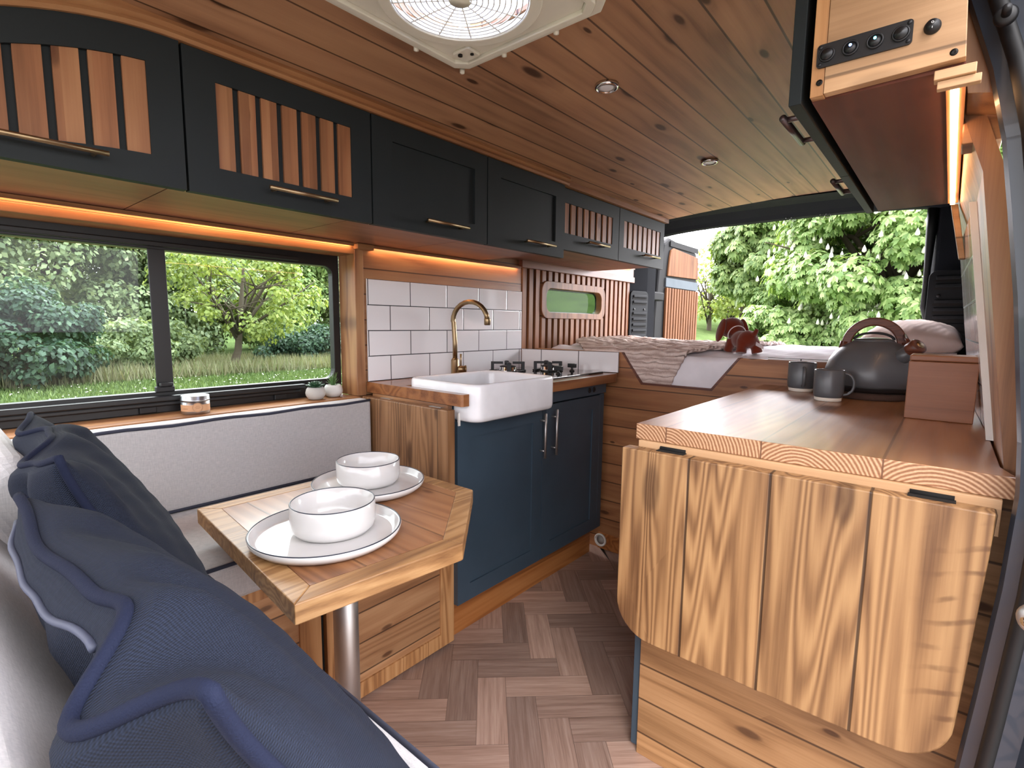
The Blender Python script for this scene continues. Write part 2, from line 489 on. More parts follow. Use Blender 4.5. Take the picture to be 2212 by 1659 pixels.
def m_transl(name, col, f=0.6):
    g = G(name)
    d = g.n('BsdfDiffuse')
    d.inputs['Color'].default_value = lin(col)
    t = g.n('BsdfTranslucent')
    t.inputs['Color'].default_value = lin(col)
    mx = g.n('MixShader')
    mx.inputs[0].default_value = f
    g.t.links.new(d.outputs[0], mx.inputs[1])
    g.t.links.new(t.outputs[0], mx.inputs[2])
    g.t.links.new(mx.outputs[0], g.out.inputs['Surface'])
    return g.m


M['dome'] = m_transl('translucent_roof_dome', '#dfe8ff', 0.85)
M['opal'] = plain('opal_diffuser', '#e6e8ec', 0.4)


def m_leaf(name, c0, c1, c2, tr=0.35):
    g = G(name)
    rn = g.n('NewGeometry').outputs['Random Per Island']
    c = g.ramp(rn, [(0.0, lin(c0)), (0.5, lin(c1)), (1.0, lin(c2))])
    d = g.n('BsdfPrincipled')
    g.t.links.new(c, d.inputs['Base Color'])
    d.inputs['Roughness'].default_value = 0.5
    d.inputs['Specular IOR Level'].default_value = 0.3
    t = g.n('BsdfTranslucent')
    g.t.links.new(g.mix(1.0, c, (1.25, 1.2, 0.6, 1), 'MULTIPLY'), t.inputs['Color'])
    mx = g.n('MixShader')
    mx.inputs[0].default_value = tr
    g.t.links.new(d.outputs[0], mx.inputs[1])
    g.t.links.new(t.outputs[0], mx.inputs[2])
    g.t.links.new(mx.outputs[0], g.out.inputs['Surface'])
    return g.m


M['leafA'] = m_leaf('chestnut_leaf', '#64824e', '#8fac6a', '#bace94')
M['leafB'] = m_leaf('oak_leaf', '#5e7a4a', '#80985c', '#a2b47a')
M['leafC'] = m_leaf('willow_leaf', '#66785c', '#84966f', '#a2b088')
M['leafD'] = m_leaf('maple_leaf', '#66793f', '#83944f', '#9fab64')
M['leafE'] = m_leaf('dark_shrub_leaf', '#223a2e', '#385242', '#506c54')
M['lawn'] = m_leaf('lawn_grass_blade', '#3c4f28', '#54693a', '#6b7e48', 0.2)
M['blos'] = plain('white_blossom', '#f2efe6', 0.8)
M['trunk'] = plain('tree_bark', '#4b4236', 0.9, bump=0.8, bscale=30)
M['reed'] = m_leaf('dry_meadow_grass', '#6e6d55', '#8a886e', '#73825a', 0.25)


def m_ground():
    g = G('field_grass')
    P = g.n('NewGeometry').outputs['Position']
    f = g.ma('ADD', g.ma('MULTIPLY', g.noise(P, 0.6, 4), 0.5), g.ma('MULTIPLY', g.noise(P, 14, 4, 0.7), 0.5))
    c = g.ramp(f, [(0.3, lin('#38462a')), (0.5, lin('#4c5c38')), (0.7, lin('#607046'))])
    ps = g.sep(P)
    near = g.ma('MULTIPLY', g.smooth(ps[0], -4.0, -2.5), g.ma('SUBTRACT', 1.0, g.smooth(ps[1], 5.0, 7.5)))  # unseen grey-brown patch around the van, added to cut green bounce light
    c = g.mix(near, c, g.ramp(g.noise(P, 25, 4, 0.7), [(0.3, lin('#5e5850')), (0.7, lin('#86807a'))]))
    b = g.bsdf(Base_Color=c, Roughness=1.0, Normal=g.bump(g.noise(P, 30, 4, 0.7), 1.0, 0.05))
    b.inputs['Specular IOR Level'].default_value = 0.0
    return g.m


M['ground'] = m_ground()


# ------------------------------------------------------------------ mesh builder
class MB:
    def __init__(s):
        s.v = []
        s.f = []
        s.sm = []
        s.mi = []
        s.uv = {}

    def add(s, vs, fs, smooth=False, mi=0):
        o = len(s.v)
        s.v += [tuple(v) for v in vs]
        for f in fs:
            s.f.append(tuple(i + o for i in f))
            s.sm.append(smooth)
            s.mi.append(mi)
        return s

    def box(s, x0, x1, y0, y1, z0, z1, mi=0):
        x0, x1 = min(x0, x1), max(x0, x1)
        y0, y1 = min(y0, y1), max(y0, y1)
        z0, z1 = min(z0, z1), max(z0, z1)
        v = [(x0, y0, z0), (x1, y0, z0), (x1, y1, z0), (x0, y1, z0), (x0, y0, z1), (x1, y0, z1), (x1, y1, z1), (x0, y1, z1)]
        return s.add(v, [(0, 3, 2, 1), (4, 5, 6, 7), (0, 1, 5, 4), (1, 2, 6, 5), (2, 3, 7, 6), (3, 0, 4, 7)], False, mi)

    def tube(s, pts, r, n=12, smooth=True, cap=True, closed=False, mi=0, flat=None):
        pts = [Vector(p) for p in pts]
        N = len(pts)
        rs = r if isinstance(r, (list, tuple)) else [r] * N
        prev = None
        vs = []
        for i, p in enumerate(pts):
            if closed:
                t = pts[(i + 1) % N] - pts[i - 1]
            else:
                t = pts[min(i + 1, N - 1)] - pts[max(i - 1, 0)]
            t.normalize()
            if prev is None:
                a = Vector((0, 0, 1)) if abs(t.z) < 0.9 else Vector((1, 0, 0))
                u = t.cross(a).normalized()
            else:
                u = (prev - t * prev.dot(t)).normalized()
            prev = u
            w = t.cross(u)
            fl = flat if flat else 1.0
            for k in range(n):
                a = 2 * pi * k / n
                vs.append(p + u * cos(a) * rs[i] + w * sin(a) * rs[i] * fl)
        fs = []
        for i in range(N if closed else N - 1):
            j = (i + 1) % N
            for k in range(n):
                l = (k + 1) % n
                fs.append((i * n + k, i * n + l, j * n + l, j * n + k))
        if cap and not closed:
            fs.append(tuple(range(n - 1, -1, -1)))
            fs.append(tuple((N - 1) * n + k for k in range(n)))
        return s.add(vs, fs, smooth, mi)

    def lathe(s, prof, c=(0, 0, 0), axis='Z', n=48, smooth=True, mi=0):
        # prof: list of (radius, height) from one end to the other
        vs = []
        for (r, h) in prof:
            for k in range(n):
                a = 2 * pi * k / n
                p = (r * cos(a), r * sin(a), h)
                if axis == 'X':
                    p = (p[2], p[0], p[1])
                elif axis == 'Y':
                    p = (p[1], p[2], p[0])
                vs.append((p[0] + c[0], p[1] + c[1], p[2] + c[2]))
        fs = []
        for i in range(len(prof) - 1):
            for k in range(n):
                l = (k + 1) % n
                fs.append((i * n + k, i * n + l, (i + 1) * n + l, (i + 1) * n + k))
        if prof[0][0] > 1e-5:
            fs.append(tuple(range(n - 1, -1, -1)))
        if prof[-1][0] > 1e-5:
            fs.append(tuple((len(prof) - 1) * n + k for k in range(n)))
        return s.add(vs, fs, smooth, mi)

    def prism(s, poly, a, b, axis='Z', mi=0):
        # poly 2-D points; extruded from a to b along axis
        def P(p, h):
            if axis == 'Z':
                return (p[0], p[1], h)
            if axis == 'X':
                return (h, p[0], p[1])
            return (p[0], h, p[1])
        n = len(poly)
        vs = [P(p, a) for p in poly] + [P(p, b) for p in poly]
        fs = [tuple(range(n - 1, -1, -1)), tuple(range(n, 2 * n))]
        for i in range(n):
            j = (i + 1) % n
            fs.append((i, j, n + j, n + i))
        return s.add(vs, fs, False, mi)

    def ring(s, outer, inner, a, b, axis='X', mi=0, smooth=False):
        # plate with a hole; outer and inner have the same number of points
        def P(p, h):
            if axis == 'Z':
                return (p[0], p[1], h)
            if axis == 'X':
                return (h, p[0], p[1])
            return (p[0], h, p[1])
        n = len(outer)
        vs = [P(p, a) for p in outer] + [P(p, a) for p in inner] + [P(p, b) for p in outer] + [P(p, b) for p in inner]
        fs = []
        for i in range(n):
            j = (i + 1) % n
            fs += [(i, j, n + j, n + i), (2 * n + i, 3 * n + i, 3 * n + j, 2 * n + j),
                   (i, 2 * n + i, 2 * n + j, j), (n + i, n + j, 3 * n + j, 3 * n + i)]
        return s.add(vs, fs, smooth, mi)

    def sweep(s, prof, path, mi=0, smooth=False, closed=True):
        # prof: list of (dx, y); path: list of (x, z); rings lie in horizontal planes
        n = len(prof)
        vs = []
        for (px, pz) in path:
            for (dx, y) in prof:
                vs.append((px + dx, y, pz))
        fs = []
        for i in range(len(path) - 1):
            for k in range(n if closed else n - 1):
                l = (k + 1) % n
                fs.append((i * n + k, i * n + l, (i + 1) * n + l, (i + 1) * n + k))
        if closed:
            fs.append(tuple(range(n - 1, -1, -1)))
            fs.append(tuple((len(path) - 1) * n + k for k in range(n)))
        return s.add(vs, fs, smooth, mi)

    def quad_uv(s, vs, uvs, mi=0):
        s.add(vs, [(0, 1, 2, 3)], False, mi)
        s.uv[len(s.f) - 1] = uvs
        return s


def rrect(x0, x1, y0, y1, r, n=6):
    out = []
    for (cx, cy, a0) in ((x1 - r, y1 - r, 0), (x0 + r, y1 - r, 90), (x0 + r, y0 + r, 180), (x1 - r, y0 + r, 270)):
        for k in range(n + 1):
            a = rad(a0 + 90 * k / n)
            out.append((cx + r * cos(a), cy + r * sin(a)))
    return out


ORG = {}


def mesh_obj(name, mb, mat, parent=None, org=(0, 0, 0), bevel=0.0, seg=2, fixn=True, subsurf=0):
    me = bpy.data.meshes.new(name)
    me.from_pydata([(v[0] - org[0], v[1] - org[1], v[2] - org[2]) for v in mb.v], [], mb.f)
    mats = mat if isinstance(mat, (list, tuple)) else [mat]
    for m in mats:
        me.materials.append(m)
    me.polygons.foreach_set('use_smooth', mb.sm)
    me.polygons.foreach_set('material_index', mb.mi)
    if mb.uv:
        ul = me.uv_layers.new(name='UVMap')
        for fi, uvs in mb.uv.items():
            p = me.polygons[fi]
            for k, li in enumerate(p.loop_indices):
                ul.data[li].uv = uvs[k]
    me.update()
    if fixn:
        bm = bmesh.new()
        bm.from_mesh(me)
        bmesh.ops.recalc_face_normals(bm, faces=bm.faces)
        bm.to_mesh(me)
        bm.free()
    o = bpy.data.objects.new(name, me)
    COL.objects.link(o)
    if parent is not None:
        o.parent = parent
    if bevel:
        md = o.modifiers.new('bevel', 'BEVEL')
        md.width = bevel
        md.segments = seg
        md.limit_method = 'ANGLE'
        md.angle_limit = rad(40)
    if subsurf:
        md = o.modifiers.new('subsurf', 'SUBSURF')
        md.levels = subsurf
        md.render_levels = subsurf
    return o


def tag(o, label, cat, group=None):
    o['label'] = label
    o['category'] = cat
    if group:
        o['group'] = group
    return o


def thing(name, label, cat, loc, group=None):
    o = bpy.data.objects.new(name, None)
    o.empty_display_size = 0.05
    COL.objects.link(o)
    o.location = loc
    ORG[o] = tuple(loc)
    return tag(o, label, cat, group)


def root_org(p):
    while p is not None:
        if p in ORG:
            return ORG[p]
        p = p.parent
    return (0, 0, 0)


def part(name, mb, mat, parent, bevel=0.0, label=None, **kw):
    o = mesh_obj(name, mb, mat, parent, root_org(parent), bevel, **kw)
    if label:
        o['label'] = label
    return o


def solo(name, mb, mat, label, cat, group=None, bevel=0.0, **kw):
    a = np.array(mb.v)
    lo, hi = a.min(0), a.max(0)
    org = (float(lo[0] + hi[0]) / 2, float(lo[1] + hi[1]) / 2, float(lo[2]))
    o = mesh_obj(name, mb, mat, None, org, bevel, **kw)
    o.location = org
    ORG[o] = org
    return tag(o, label, cat, group)


def struct(name, mb, mat, parent=None, bevel=0.0, **kw):
    if parent is None:
        o = mesh_obj(name, mb, mat, None, (0, 0, 0), bevel, **kw)
        o['kind'] = 'structure'
        ORG[o] = (0, 0, 0)
        return o
    return mesh_obj(name, mb, mat, parent, (0, 0, 0), bevel, **kw)


# ================================================================== THE SETTING
XL = -1.735     # left inner wall
# ---- floor: herringbone of real blocks
def build_floor():
    L, Wd = 0.27, 0.09
    x0, x1, y0, y1 = -1.75, 0.12, -0.6, 2.3
    mb = MB()
    rnds = []
    ca, sa = cos(rad(-47)), sin(rad(-47))
    cx, cy = -0.825, 1.112
    def emit(u, v, w, h, horiz):
        p = [(u, v), (u + w, v), (u + w, v + h), (u, v + h)]
        wp = [(cx + a * ca - b * sa, cy + a * sa + b * ca, 0.0) for a, b in p]
        mx = sum(q[0] for q in wp) / 4
        my = sum(q[1] for q in wp) / 4
        if mx < x0 - 0.15 or mx > x1 + 0.15 or my < y0 or my > y1 + 0.1:
            return
        wp = [(min(max(q[0], x0), x1), min(max(q[1], y0), y1), 0.0) for q in wp]
        if horiz:
            uv = [(0, 0), (L, 0), (L, Wd), (0, Wd)]
        else:
            uv = [(0, 0), (0, Wd), (L, Wd), (L, 0)]
        mb.quad_uv(wp, uv)
        rnds.append(random.random())
    for i in range(-40, 40):
        for j in range(-16, 16):
            # herringbone step: i along the diagonal, j across
            u = i * Wd + j * L * 1.0 + 0.0
            v = i * Wd - j * L * 1.0
            emit(u, v, L, Wd, True)
            emit(u, v + Wd, Wd, L, False)
    o = mesh_obj('floor', mb, M['floor'], fixn=False)
    o['kind'] = 'structure'
    at = o.data.attributes.new('rnd', 'FLOAT', 'FACE')
    at.data.foreach_set('value', rnds)
    sub = MB().box(-1.80, 0.16, -0.6, 3.65, -0.06, -0.004)
    struct('subfloor', sub, M['black'], o)
    return o


build_floor()

# ---- ceiling: tongue-and-groove boards along the van, with the roof fan cut-out
FX0, FX1, FY0, FY1 = -0.875, -0.585, 0.561, 0.851


def zc(x):
    if x < -1.235:
        return 1.735
    t = min(1.0, (x + 1.235) / 0.7)
    return 1.735 + 0.035 * sin(t * pi / 2)


def build_ceiling():
    mb = MB()
    xs = [-1.80, -1.235, -1.1, -0.98, FX0, -0.73, FX1, -0.45, -0.25, -0.02, 0.05]
    ys = [-0.6, FY0, FY1, 2.82]
    for i in range(len(xs) - 1):
        for j in range(3):
            if j == 1 and FX0 - 1e-6 <= xs[i] and xs[i + 1] <= FX1 + 1e-6:
                continue
            a, b, c, d = xs[i], xs[i + 1], ys[j], ys[j + 1]
            za, zb = zc(a), zc(b)
            t = 0.03
            v = [(a, c, za), (b, c, zb), (b, d, zb), (a, d, za), (a, c, za + t), (b, c, zb + t), (b, d, zb + t), (a, d, za + t)]
            mb.add(v, [(0, 1, 2, 3), (7, 6, 5, 4), (0, 4, 5, 1), (1, 5, 6, 2), (2, 6, 7, 3), (3, 7, 4, 0)])
    return struct('ceiling', mb, M['ceil'], fixn=False)


build_ceiling()

# ---- left wall
wl = MB()
wl.box(-1.80, XL - 0.001, 1.126, 2.12, 0.0, 1.76)           # kitchen part
wl.box(-1.90, -1.80, -0.6, 1.122, 0.0, 0.86)                # below the window
wl.box(-1.90, XL - 0.001, -0.6, 1.1255, 1.4525, 1.76)         # above the window
wl.box(-1.90, -1.86, -0.6, 1.122, 1.36, 1.46)
wall_left = struct('wall_left', wl, M['wallh'])
post = MB().box(-1.84, -1.729, 1.122, 1.160, 0.862, 1.45)
struct('trim_1', post, M['trimZ'], bevel=0.002)
sill = MB().box(-1.85, -1.712, -0.6, 1.122, 0.838, 0.862)
struct('trim_2', sill, M['trimY'], bevel=0.002)
lint = MB().box(-1.86, -1.731, -0.6, 1.122, 1.400, 1.424)
lint.box(-1.745, -1.731, -0.6, 1.155, 1.424, 1.452)
struct('trim_3', lint, M['trimY'], bevel=0.0015)

wf = MB().box(-1.90, 0.16, -0.66, -0.60, -0.1, 0.95)  # added half wall out of view, keeps front light off the near seats
struct('front_light_block', wf, M['felt'])

# ---- large sliding window
def build_window1():
    wy0, wy1 = -0.5, 1.121
    o = struct('window_1', MB().ring(rrect(wy0, wy1, 0.863, 1.402, 0.001), rrect(wy0 + 0.05, 1.092, 0.928, 1.358, 0.035), -1.868, -1.838), M['black'], bevel=0.003)
    g = MB().box(-1.860, -1.857, wy0 + 0.03, 0.54, 0.915, 1.37)
    struct('window_pane', g, M['glass'], o)
    g2 = MB().box(-1.852, -1.849, 0.50, 1.10, 0.915, 1.37)
    struct('window_pane', g2, M['glass'], o)
    d = MB().box(-1.8475, -1.842, 0.492, 0.538, 0.925, 1.36)
    struct('meeting_stile', d, M['black'], o, bevel=0.002)
    r = MB().box(-1.838, -1.812, wy0, 0.955, 0.899, 0.917)
    r.box(-1.838, -1.820, wy0, 0.94, 0.885, 0.899)
    struct('sliding_rail', r, M['black'], o, bevel=0.004)
    rt = MB().box(-1.838, -1.822, wy0, 0.955, 1.365, 1.380)
    struct('sliding_rail', rt, M['black'], o, bevel=0.003)
    for y in (0.44, 0.845):
        struct('rail_clip', MB().box(-1.838, -1.826, y, y + 0.045, 0.866, 0.886), M['rubber'], o, bevel=0.003)
    la = MB().box(-1.842, -1.822, 0.485, 0.535, 0.928, 0.945).box(-1.832, -1.815, 0.495, 0.53, 0.945, 0.956)
    struct('window_latch', la, M['rubber'], o, bevel=0.003)
    return o


build_window1()

# ---- slatted rear part of the left wall with its little window
SY0, SY1, SZ0, SZ1 = 2.12, 3.30, 0.60, 1.445
wb = MB()
WO = (2.285, 2.965, 1.178, 1.385)   # outer frame
WI = (2.330, 2.920, 1.212, 1.345)   # opening
wb.box(-1.786, -1.748, SY0, SY1, SZ0, WO[2])
wb.box(-1.786, -1.748, SY0, SY1, WO[3], 1.76)
wb.box(-1.786, -1.748, SY0, WO[0], WO[2], WO[3])
wb.box(-1.786, -1.748, WO[1], SY1, WO[2], WO[3])
wrl = struct('wall_rear_left', wb, M['gap'])
sl = MB()
ns = 21
for i in range(ns):
    y = SY0 + 0.006 + i * 0.0575
    y2 = y + 0.035
    if y2 > WO[0] + 0.02 and y < WO[1] - 0.02:
        sl.box(-1.749, -1.731, y, y2, SZ0, WO[2] + 0.01)
        sl.box(-1.749, -1.731, y, y2, WO[3] - 0.01, SZ1)
    else:
        sl.box(-1.749, -1.731, y, y2, SZ0, SZ1)
struct('wall_slats', sl, M['slatZ'], wrl, bevel=0.0015)
w2 = struct('window_2', MB().ring(rrect(*WO, 0.055), rrect(*WI, 0.045), -1.762, -1.722), M['slatZ'], bevel=0.003)
struct('window_surround', MB().ring(rrect(2.29, 2.96, 1.18, 1.383, 0.05), rrect(2.335, 2.945, 1.217, 1.34, 0.045), -1.785, -1.762), M['black'], w2)
struct('window_pane', MB().box(-1.776, -1.773, 2.30, 2.96, 1.19, 1.37), M['glass2'], w2)
# valance board under the rear lockers
va = MB().box(-1.748, -1.712, 2.10, 3.345, 1.438, 1.475)
va.box(-1.748, -1.722, 2.10, 3.345, 1.475, 1.56)
struct('trim_4', va, M['plyr'], bevel=0.0015)

# ---- moulding above the left lockers (bows downwards at its front end like the roof edge does)
def ztop(y):
    d = max(0.0, 0.41 - y)
    return 1.707 - 0.72 * d * d


mo = MB()
yy = [-0.1 + 0.51 * i / 16 for i in range(17)] + [0.9, 1.4, 1.80]
vs, fs = [], []
for y in yy:
    b = max(ztop(y), 1.55)
    vs += [(-1.262, y, b), (-1.228, y, b), (-1.222, y, b + 0.006), (-1.228, y, b + 0.014), (-1.218, y, b + 0.02), (-1.225, y, 1.740), (-1.262, y, 1.740)]
for i in range(len(yy) - 1):
    for k in range(7):
        l = (k + 1) % 7
        fs.append((i * 7 + k, i * 7 + l, i * 7 + 7 + l, i * 7 + 7 + k))
fs += [tuple(range(6, -1, -1)), tuple((len(yy) - 1) * 7 + k for k in range(7))]
mo.add(vs, fs)
mo.box(-1.29, -1.248, 1.80, 2.82, 1.712, 1.74)
struct('trim_5', mo, M['trimY'])

# ---- right wall: boards following the body's lean
WR = [(0.035, 0.0), (0.066, 0.35), (0.080, 0.6), (0.090, 0.85), (0.090, 0.914), (0.020, 1.412), (-0.010, 1.50), (-0.030, 1.58), (-0.055, 1.765)]


def xr(z):
    for (xa, za), (xb, zb) in zip(WR, WR[1:]):
        if za <= z <= zb:
            return xa + (xb - xa) * (z - za) / (zb - za)
    return WR[-1][0]


wr = MB()
for (xa, za), (xb, zb) in zip(WR, WR[1:]):
    v = [(xa, 1.197, za), (xa + 0.028, 1.197, za), (xa + 0.028, 2.30, za), (xa, 2.30, za),
         (xb, 1.197, zb), (xb + 0.028, 1.197, zb), (xb + 0.028, 2.30, zb), (xb, 2.30, zb)]
    wr.add(v, [(0, 3, 2, 1), (4, 5, 6, 7), (0, 1, 5, 4), (1, 2, 6, 5), (2, 3, 7, 6), (3, 0, 4, 7)])
struct('wall_right', wr, M['trimZ'])
wrr = MB()
wrr.box(0.075, 0.11, 2.30, 3.62, 0.0, 1.2)
for (xa, za), (xb, zb) in zip(((0.075, 1.2), (0.02, 1.60)), ((0.02, 1.60), (-0.02, 1.80))):
    v = [(xa, 2.30, za), (xa + 0.04, 2.30, za), (xa + 0.04, 3.62, za), (xa, 3.62, za),
         (xb, 2.30, zb), (xb + 0.04, 2.30, zb), (xb + 0.04, 3.62, zb), (xb, 3.62, zb)]
    wrr.add(v, [(0, 3, 2, 1), (4, 5, 6, 7), (0, 1, 5, 4), (1, 2, 6, 5), (2, 3, 7, 6), (3, 0, 4, 7)])
struct('wall_rear_right', wrr, M['carpet'])

# ---- rear roof frame, pillars
hd = MB()
vs, fs = [], []
xs = [-1.80 + 1.86 * i / 14 for i in range(15)]
for x in xs:
    u = (x + 0.87) / 0.93
    sag = 0.055 * abs(u) ** 3.5
    b = 1.795 - sag
    vs += [(x, 2.82, 1.765 - 0.02 * abs(u) ** 3), (x, 3.05, 1.80 - sag), (x, 3.30, 1.83 - sag), (x, 3.44, b + 0.015), (x, 3.50, b), (x, 3.62, b + 0.01), (x, 3.66, 1.98), (x, 2.82, 1.98)]
for i in range(14):
    for k in range(8):
        l = (k + 1) % 8
        fs.append((i * 8 + k, i * 8 + l, i * 8 + 8 + l, i * 8 + 8 + k))
fs += [tuple(range(7, -1, -1)), tuple(14 * 8 + k for k in range(8))]
hd.add(vs, fs)
hdr = struct('trim_6', hd, M['carpet'])
for x in (-0.80, -0.77, -0.62, -0.59):
    struct('curtain_eyelet', MB().tube([(x + 0.012 * cos(a), 3.492, 1.788 + 0.016 * sin(a)) for a in [2 * pi * k / 12 for k in range(12)]], 0.0018, 6, closed=True), M['chrome'], hdr)
pl = MB()
pl.prism([(-1.90, 3.30), (-1.735, 3.30), (-1.70, 3.52), (-1.70, 3.66), (-1.90, 3.66)], -0.1, 1.98)
lp = struct('trim_7', pl, M['carpet'], bevel=0.01)
pr = MB().prism([(-0.115, 3.60), (-0.085, 3.50), (0.02, 3.46), (0.10, 3.46), (0.12, 3.66), (-0.10, 3.66)], -0.1, 1.98)
struct('trim_8', pr, M['carpet'], bevel=0.01)
cu = MB()
cv = []
for i in range(9):
    z = 0.95 + 0.82 * i / 8
    w = 0.035 - 0.015 * abs(i - 4) / 4
    cv.append((-0.118 + (0.03 if i < 3 else 0.0), 3.53, z))
cu.tube(cv, [0.022, 0.02, 0.018, 0.016, 0.014, 0.016, 0.02, 0.024, 0.026], 10)


def vent_plate(name, label, to):
    # louvred plastic cover, built flat at the origin then laid on its pillar by the matrix
    root = thing(name, label, 'vent', to.to_translation())
    base = MB().prism(rrect(-0.105, 0.105, 0.0, 0.40, 0.035), 0.0, 0.012, 'Z')
    lv = MB()
    for k in range(9):
        z = 0.035 + k * 0.04
        if k == 6:
            continue
        lv.prism([(-0.075, z), (0.085, z), (0.085, z + 0.017), (-0.075, z + 0.017)], 0.012, 0.020, 'Z')
    sl_ = MB()
    for k in range(9):
        z = 0.022 + k * 0.04
        if k == 6:
            continue
        sl_.prism([(-0.08, z), (0.085, z), (0.085, z + 0.012), (-0.08, z + 0.012)], 0.0121, 0.0135, 'Z')
    bt, bt2 = [MB().lathe([(0.009, 0.0125), (0.008, 0.017), (0.0, 0.018)], (x, 0.272, 0), n=16) for x in (-0.06, 0.06)]
    Rm = to.to_3x3()
    loc = to.to_translation()
    for nm, m_, mt in (('cover', base, M['vent']), ('louvre', lv, M['vent']), ('slot', sl_, M['gap']), ('stud', bt, M['rubber']), ('stud', bt2, M['rubber'])):
        m_.v = [tuple(Rm @ Vector(v) + loc) for v in m_.v]
        part(nm, m_, mt, root, bevel=0.003 if nm != 'slot' else 0)
    return root


vent_plate('vent_cover', 'black louvred plastic vent cover on the rear pillar beside the slatted wall', Matrix.Translation((-1.716, 3.415, 0.985)) @ Matrix(((0, 0, 1, 0), (1, 0, 0, 0), (0, 1, 0, 0), (0, 0, 0, 1))) @ Matrix.Rotation(rad(-9), 4, 'Y'))
vent_plate('vent_cover', 'grey-blue louvred plastic vent cover on the right rear pillar above the bed pillow', Matrix.Translation((0.0, 3.452, 1.04)) @ Matrix(((1, 0, 0, 0), (0, 0, -1, 0), (0, 1, 0, 0), (0, 0, 0, 1))))
tag_c = solo('curtain', cu, M['rubber'], 'black rolled curtain hanging along the right edge of the open rear doorway', 'curtain')

# ---- rear doors, swung open
def build_rear_door():
    o = struct('door_1', MB().prism([(3.86, -0.35), (4.80, -0.35), (4.80, 1.0), (4.70, 1.79), (4.12, 1.855), (4.00, 1.80), (3.92, 1.60), (3.87, 1.2)], -1.86, -1.80, 'X'), M['doorblk'], bevel=0.02)
    up = MB().prism([(4.065, 1.545), (4.72, 1.560), (4.70, 1.750), (4.16, 1.775), (4.11, 1.755), (4.09, 1.70)], -1.80, -1.785, 'X')
    struct('door_panel', up, M['doorpan'], o, bevel=0.004)
    struct('felt_strip', MB().box(-1.80, -1.788, 4.04, 4.73, 1.458, 1.530), M['felt'], o)
    sl_ = MB()
    for k in range(13):
        y = 4.045 + k * 0.0545
        sl_.box(-1.80, -1.782, y, y + 0.036, 0.3, 1.450)
    struct('door_slats', sl_, M['doorpan'], o, bevel=0.002)
    struct('glass_panel', MB().box(-1.795, -1.79, 4.10, 4.70, 1.785, 1.83), M['doorblk'], o)
    struct('hinge', MB().box(-1.80, -1.735, 3.64, 3.90, 1.335, 1.40), M['doorblk'], o, bevel=0.01)
    # right leaf, seen almost edge on
    r = struct('door_2', MB().box(-0.105, -0.05, 3.72, 4.60, -0.35, 1.62), M['doorblk'], bevel=0.015)
    struct('door_panel', MB().box(-0.12, -0.105, 3.74, 4.55, 0.3, 1.50), M['doorpan'], r, bevel=0.003)


build_rear_door()

# ---- body pillar at the sliding door
PATH = [(0.03, -0.1), (0.05, 0.15), (0.062, 0.35), (0.078, 0.55), (0.092, 0.75), (0.097, 0.90), (0.092, 0.98), (0.080, 1.09), (0.068, 1.198), (0.050, 1.326), (0.035, 1.427), (0.012, 1.529), (-0.022, 1.637), (-0.065, 1.75), (-0.12, 1.85)]
pf = [(0.022, 1.196), (0.020, 1.120), (0.000, 1.080), (0.004, 1.066), (0.024, 1.062), (0.030, 1.050), (0.032, 1.036), (0.058, 1.034), (0.066, 1.022), (0.072, 1.010), (0.150, 0.985), (0.158, 1.0), (0.158, 1.196)]
pil = struct('trim_9', MB().sweep(pf, PATH), M['body'])
se = MB().tube([(x + 0.030, 1.046, z) for x, z in PATH], 0.0125, 10)
solo('door_seal', se, M['rubber'], 'black rubber weather seal curving up the sliding door pillar', 'seal')
se2 = MB().tube([(x + 0.088 + 0.006 * sin(z * 17), 0.998, z) for x, z in PATH[9:]], 0.007, 8)
solo('door_seal', se2, M['rubber'], 'thin outer rubber seal at the top corner of the sliding door frame', 'seal')
bs = thing('bump_stop', 'black rubber bump stop stud on grey metal at top right corner', 'bump stop', (0.022, 1.012, 1.573))
part('washer', MB().lathe([(0.013, -0.002), (0.013, -0.007), (0.010, -0.011)], (0.022, 1.012, 1.573), 'Y', 24), M['rubber'], bs)
part('stud', MB().lathe([(0.0055, -0.010), (0.005, -0.030), (0.0, -0.031)], (0.022, 1.012, 1.573), 'Y', 16), M['rubber'], bs)
st = thing('door_striker', 'silver metal latch striker on the door pillar right of the drop leaf', 'striker', (0.118, 0.99, 0.73))
part('plate', MB().lathe([(0.022, 0.004), (0.022, -0.004), (0.016, -0.007)], (0.128, 0.994, 0.745), 'Y', 24), M['steel'], st)
part('pin', MB().tube([(0.128, 0.985, 0.745), (0.112, 0.975, 0.745)], 0.006, 10), M['chrome'], st)
struct('trim_10', MB().prism([(-0.030, 1.72), (-0.024, 1.60), (-0.010, 1.508), (0.034, 1.498), (0.022, 1.55), (0.0, 1.62), (-0.02, 1.68), (-0.03, 1.74)], 1.088, 1.195, 'Y'), M['trimZ'], bevel=0.001)
solo('corner_block', MB().box(-0.012, 0.040, 1.200, 1.27, 1.462, 1.506), M['trimX'], 'small pine block end at the top of the right wall beside the light strip', 'wood block', bevel=0.002)

# ---- outside: field
gr = MB()
gn = 60
gv = []
for j in range(gn + 1):
    for i in range(gn + 1):
        x, y = -160 + 240 * i / gn, -60 + 240 * j / gn
        r2 = ((x + 38) / 20) ** 2 + ((y - 60) / 22) ** 2
        gv.append((x, y, -0.6 + 9.0 * math.exp(-r2)))
gr.add(gv, [(j * (gn + 1) + i, j * (gn + 1) + i + 1, (j + 1) * (gn + 1) + i + 1, (j + 1) * (gn + 1) + i) for j in range(gn) for i in range(gn)], True)
struct('ground', gr, M['ground'])
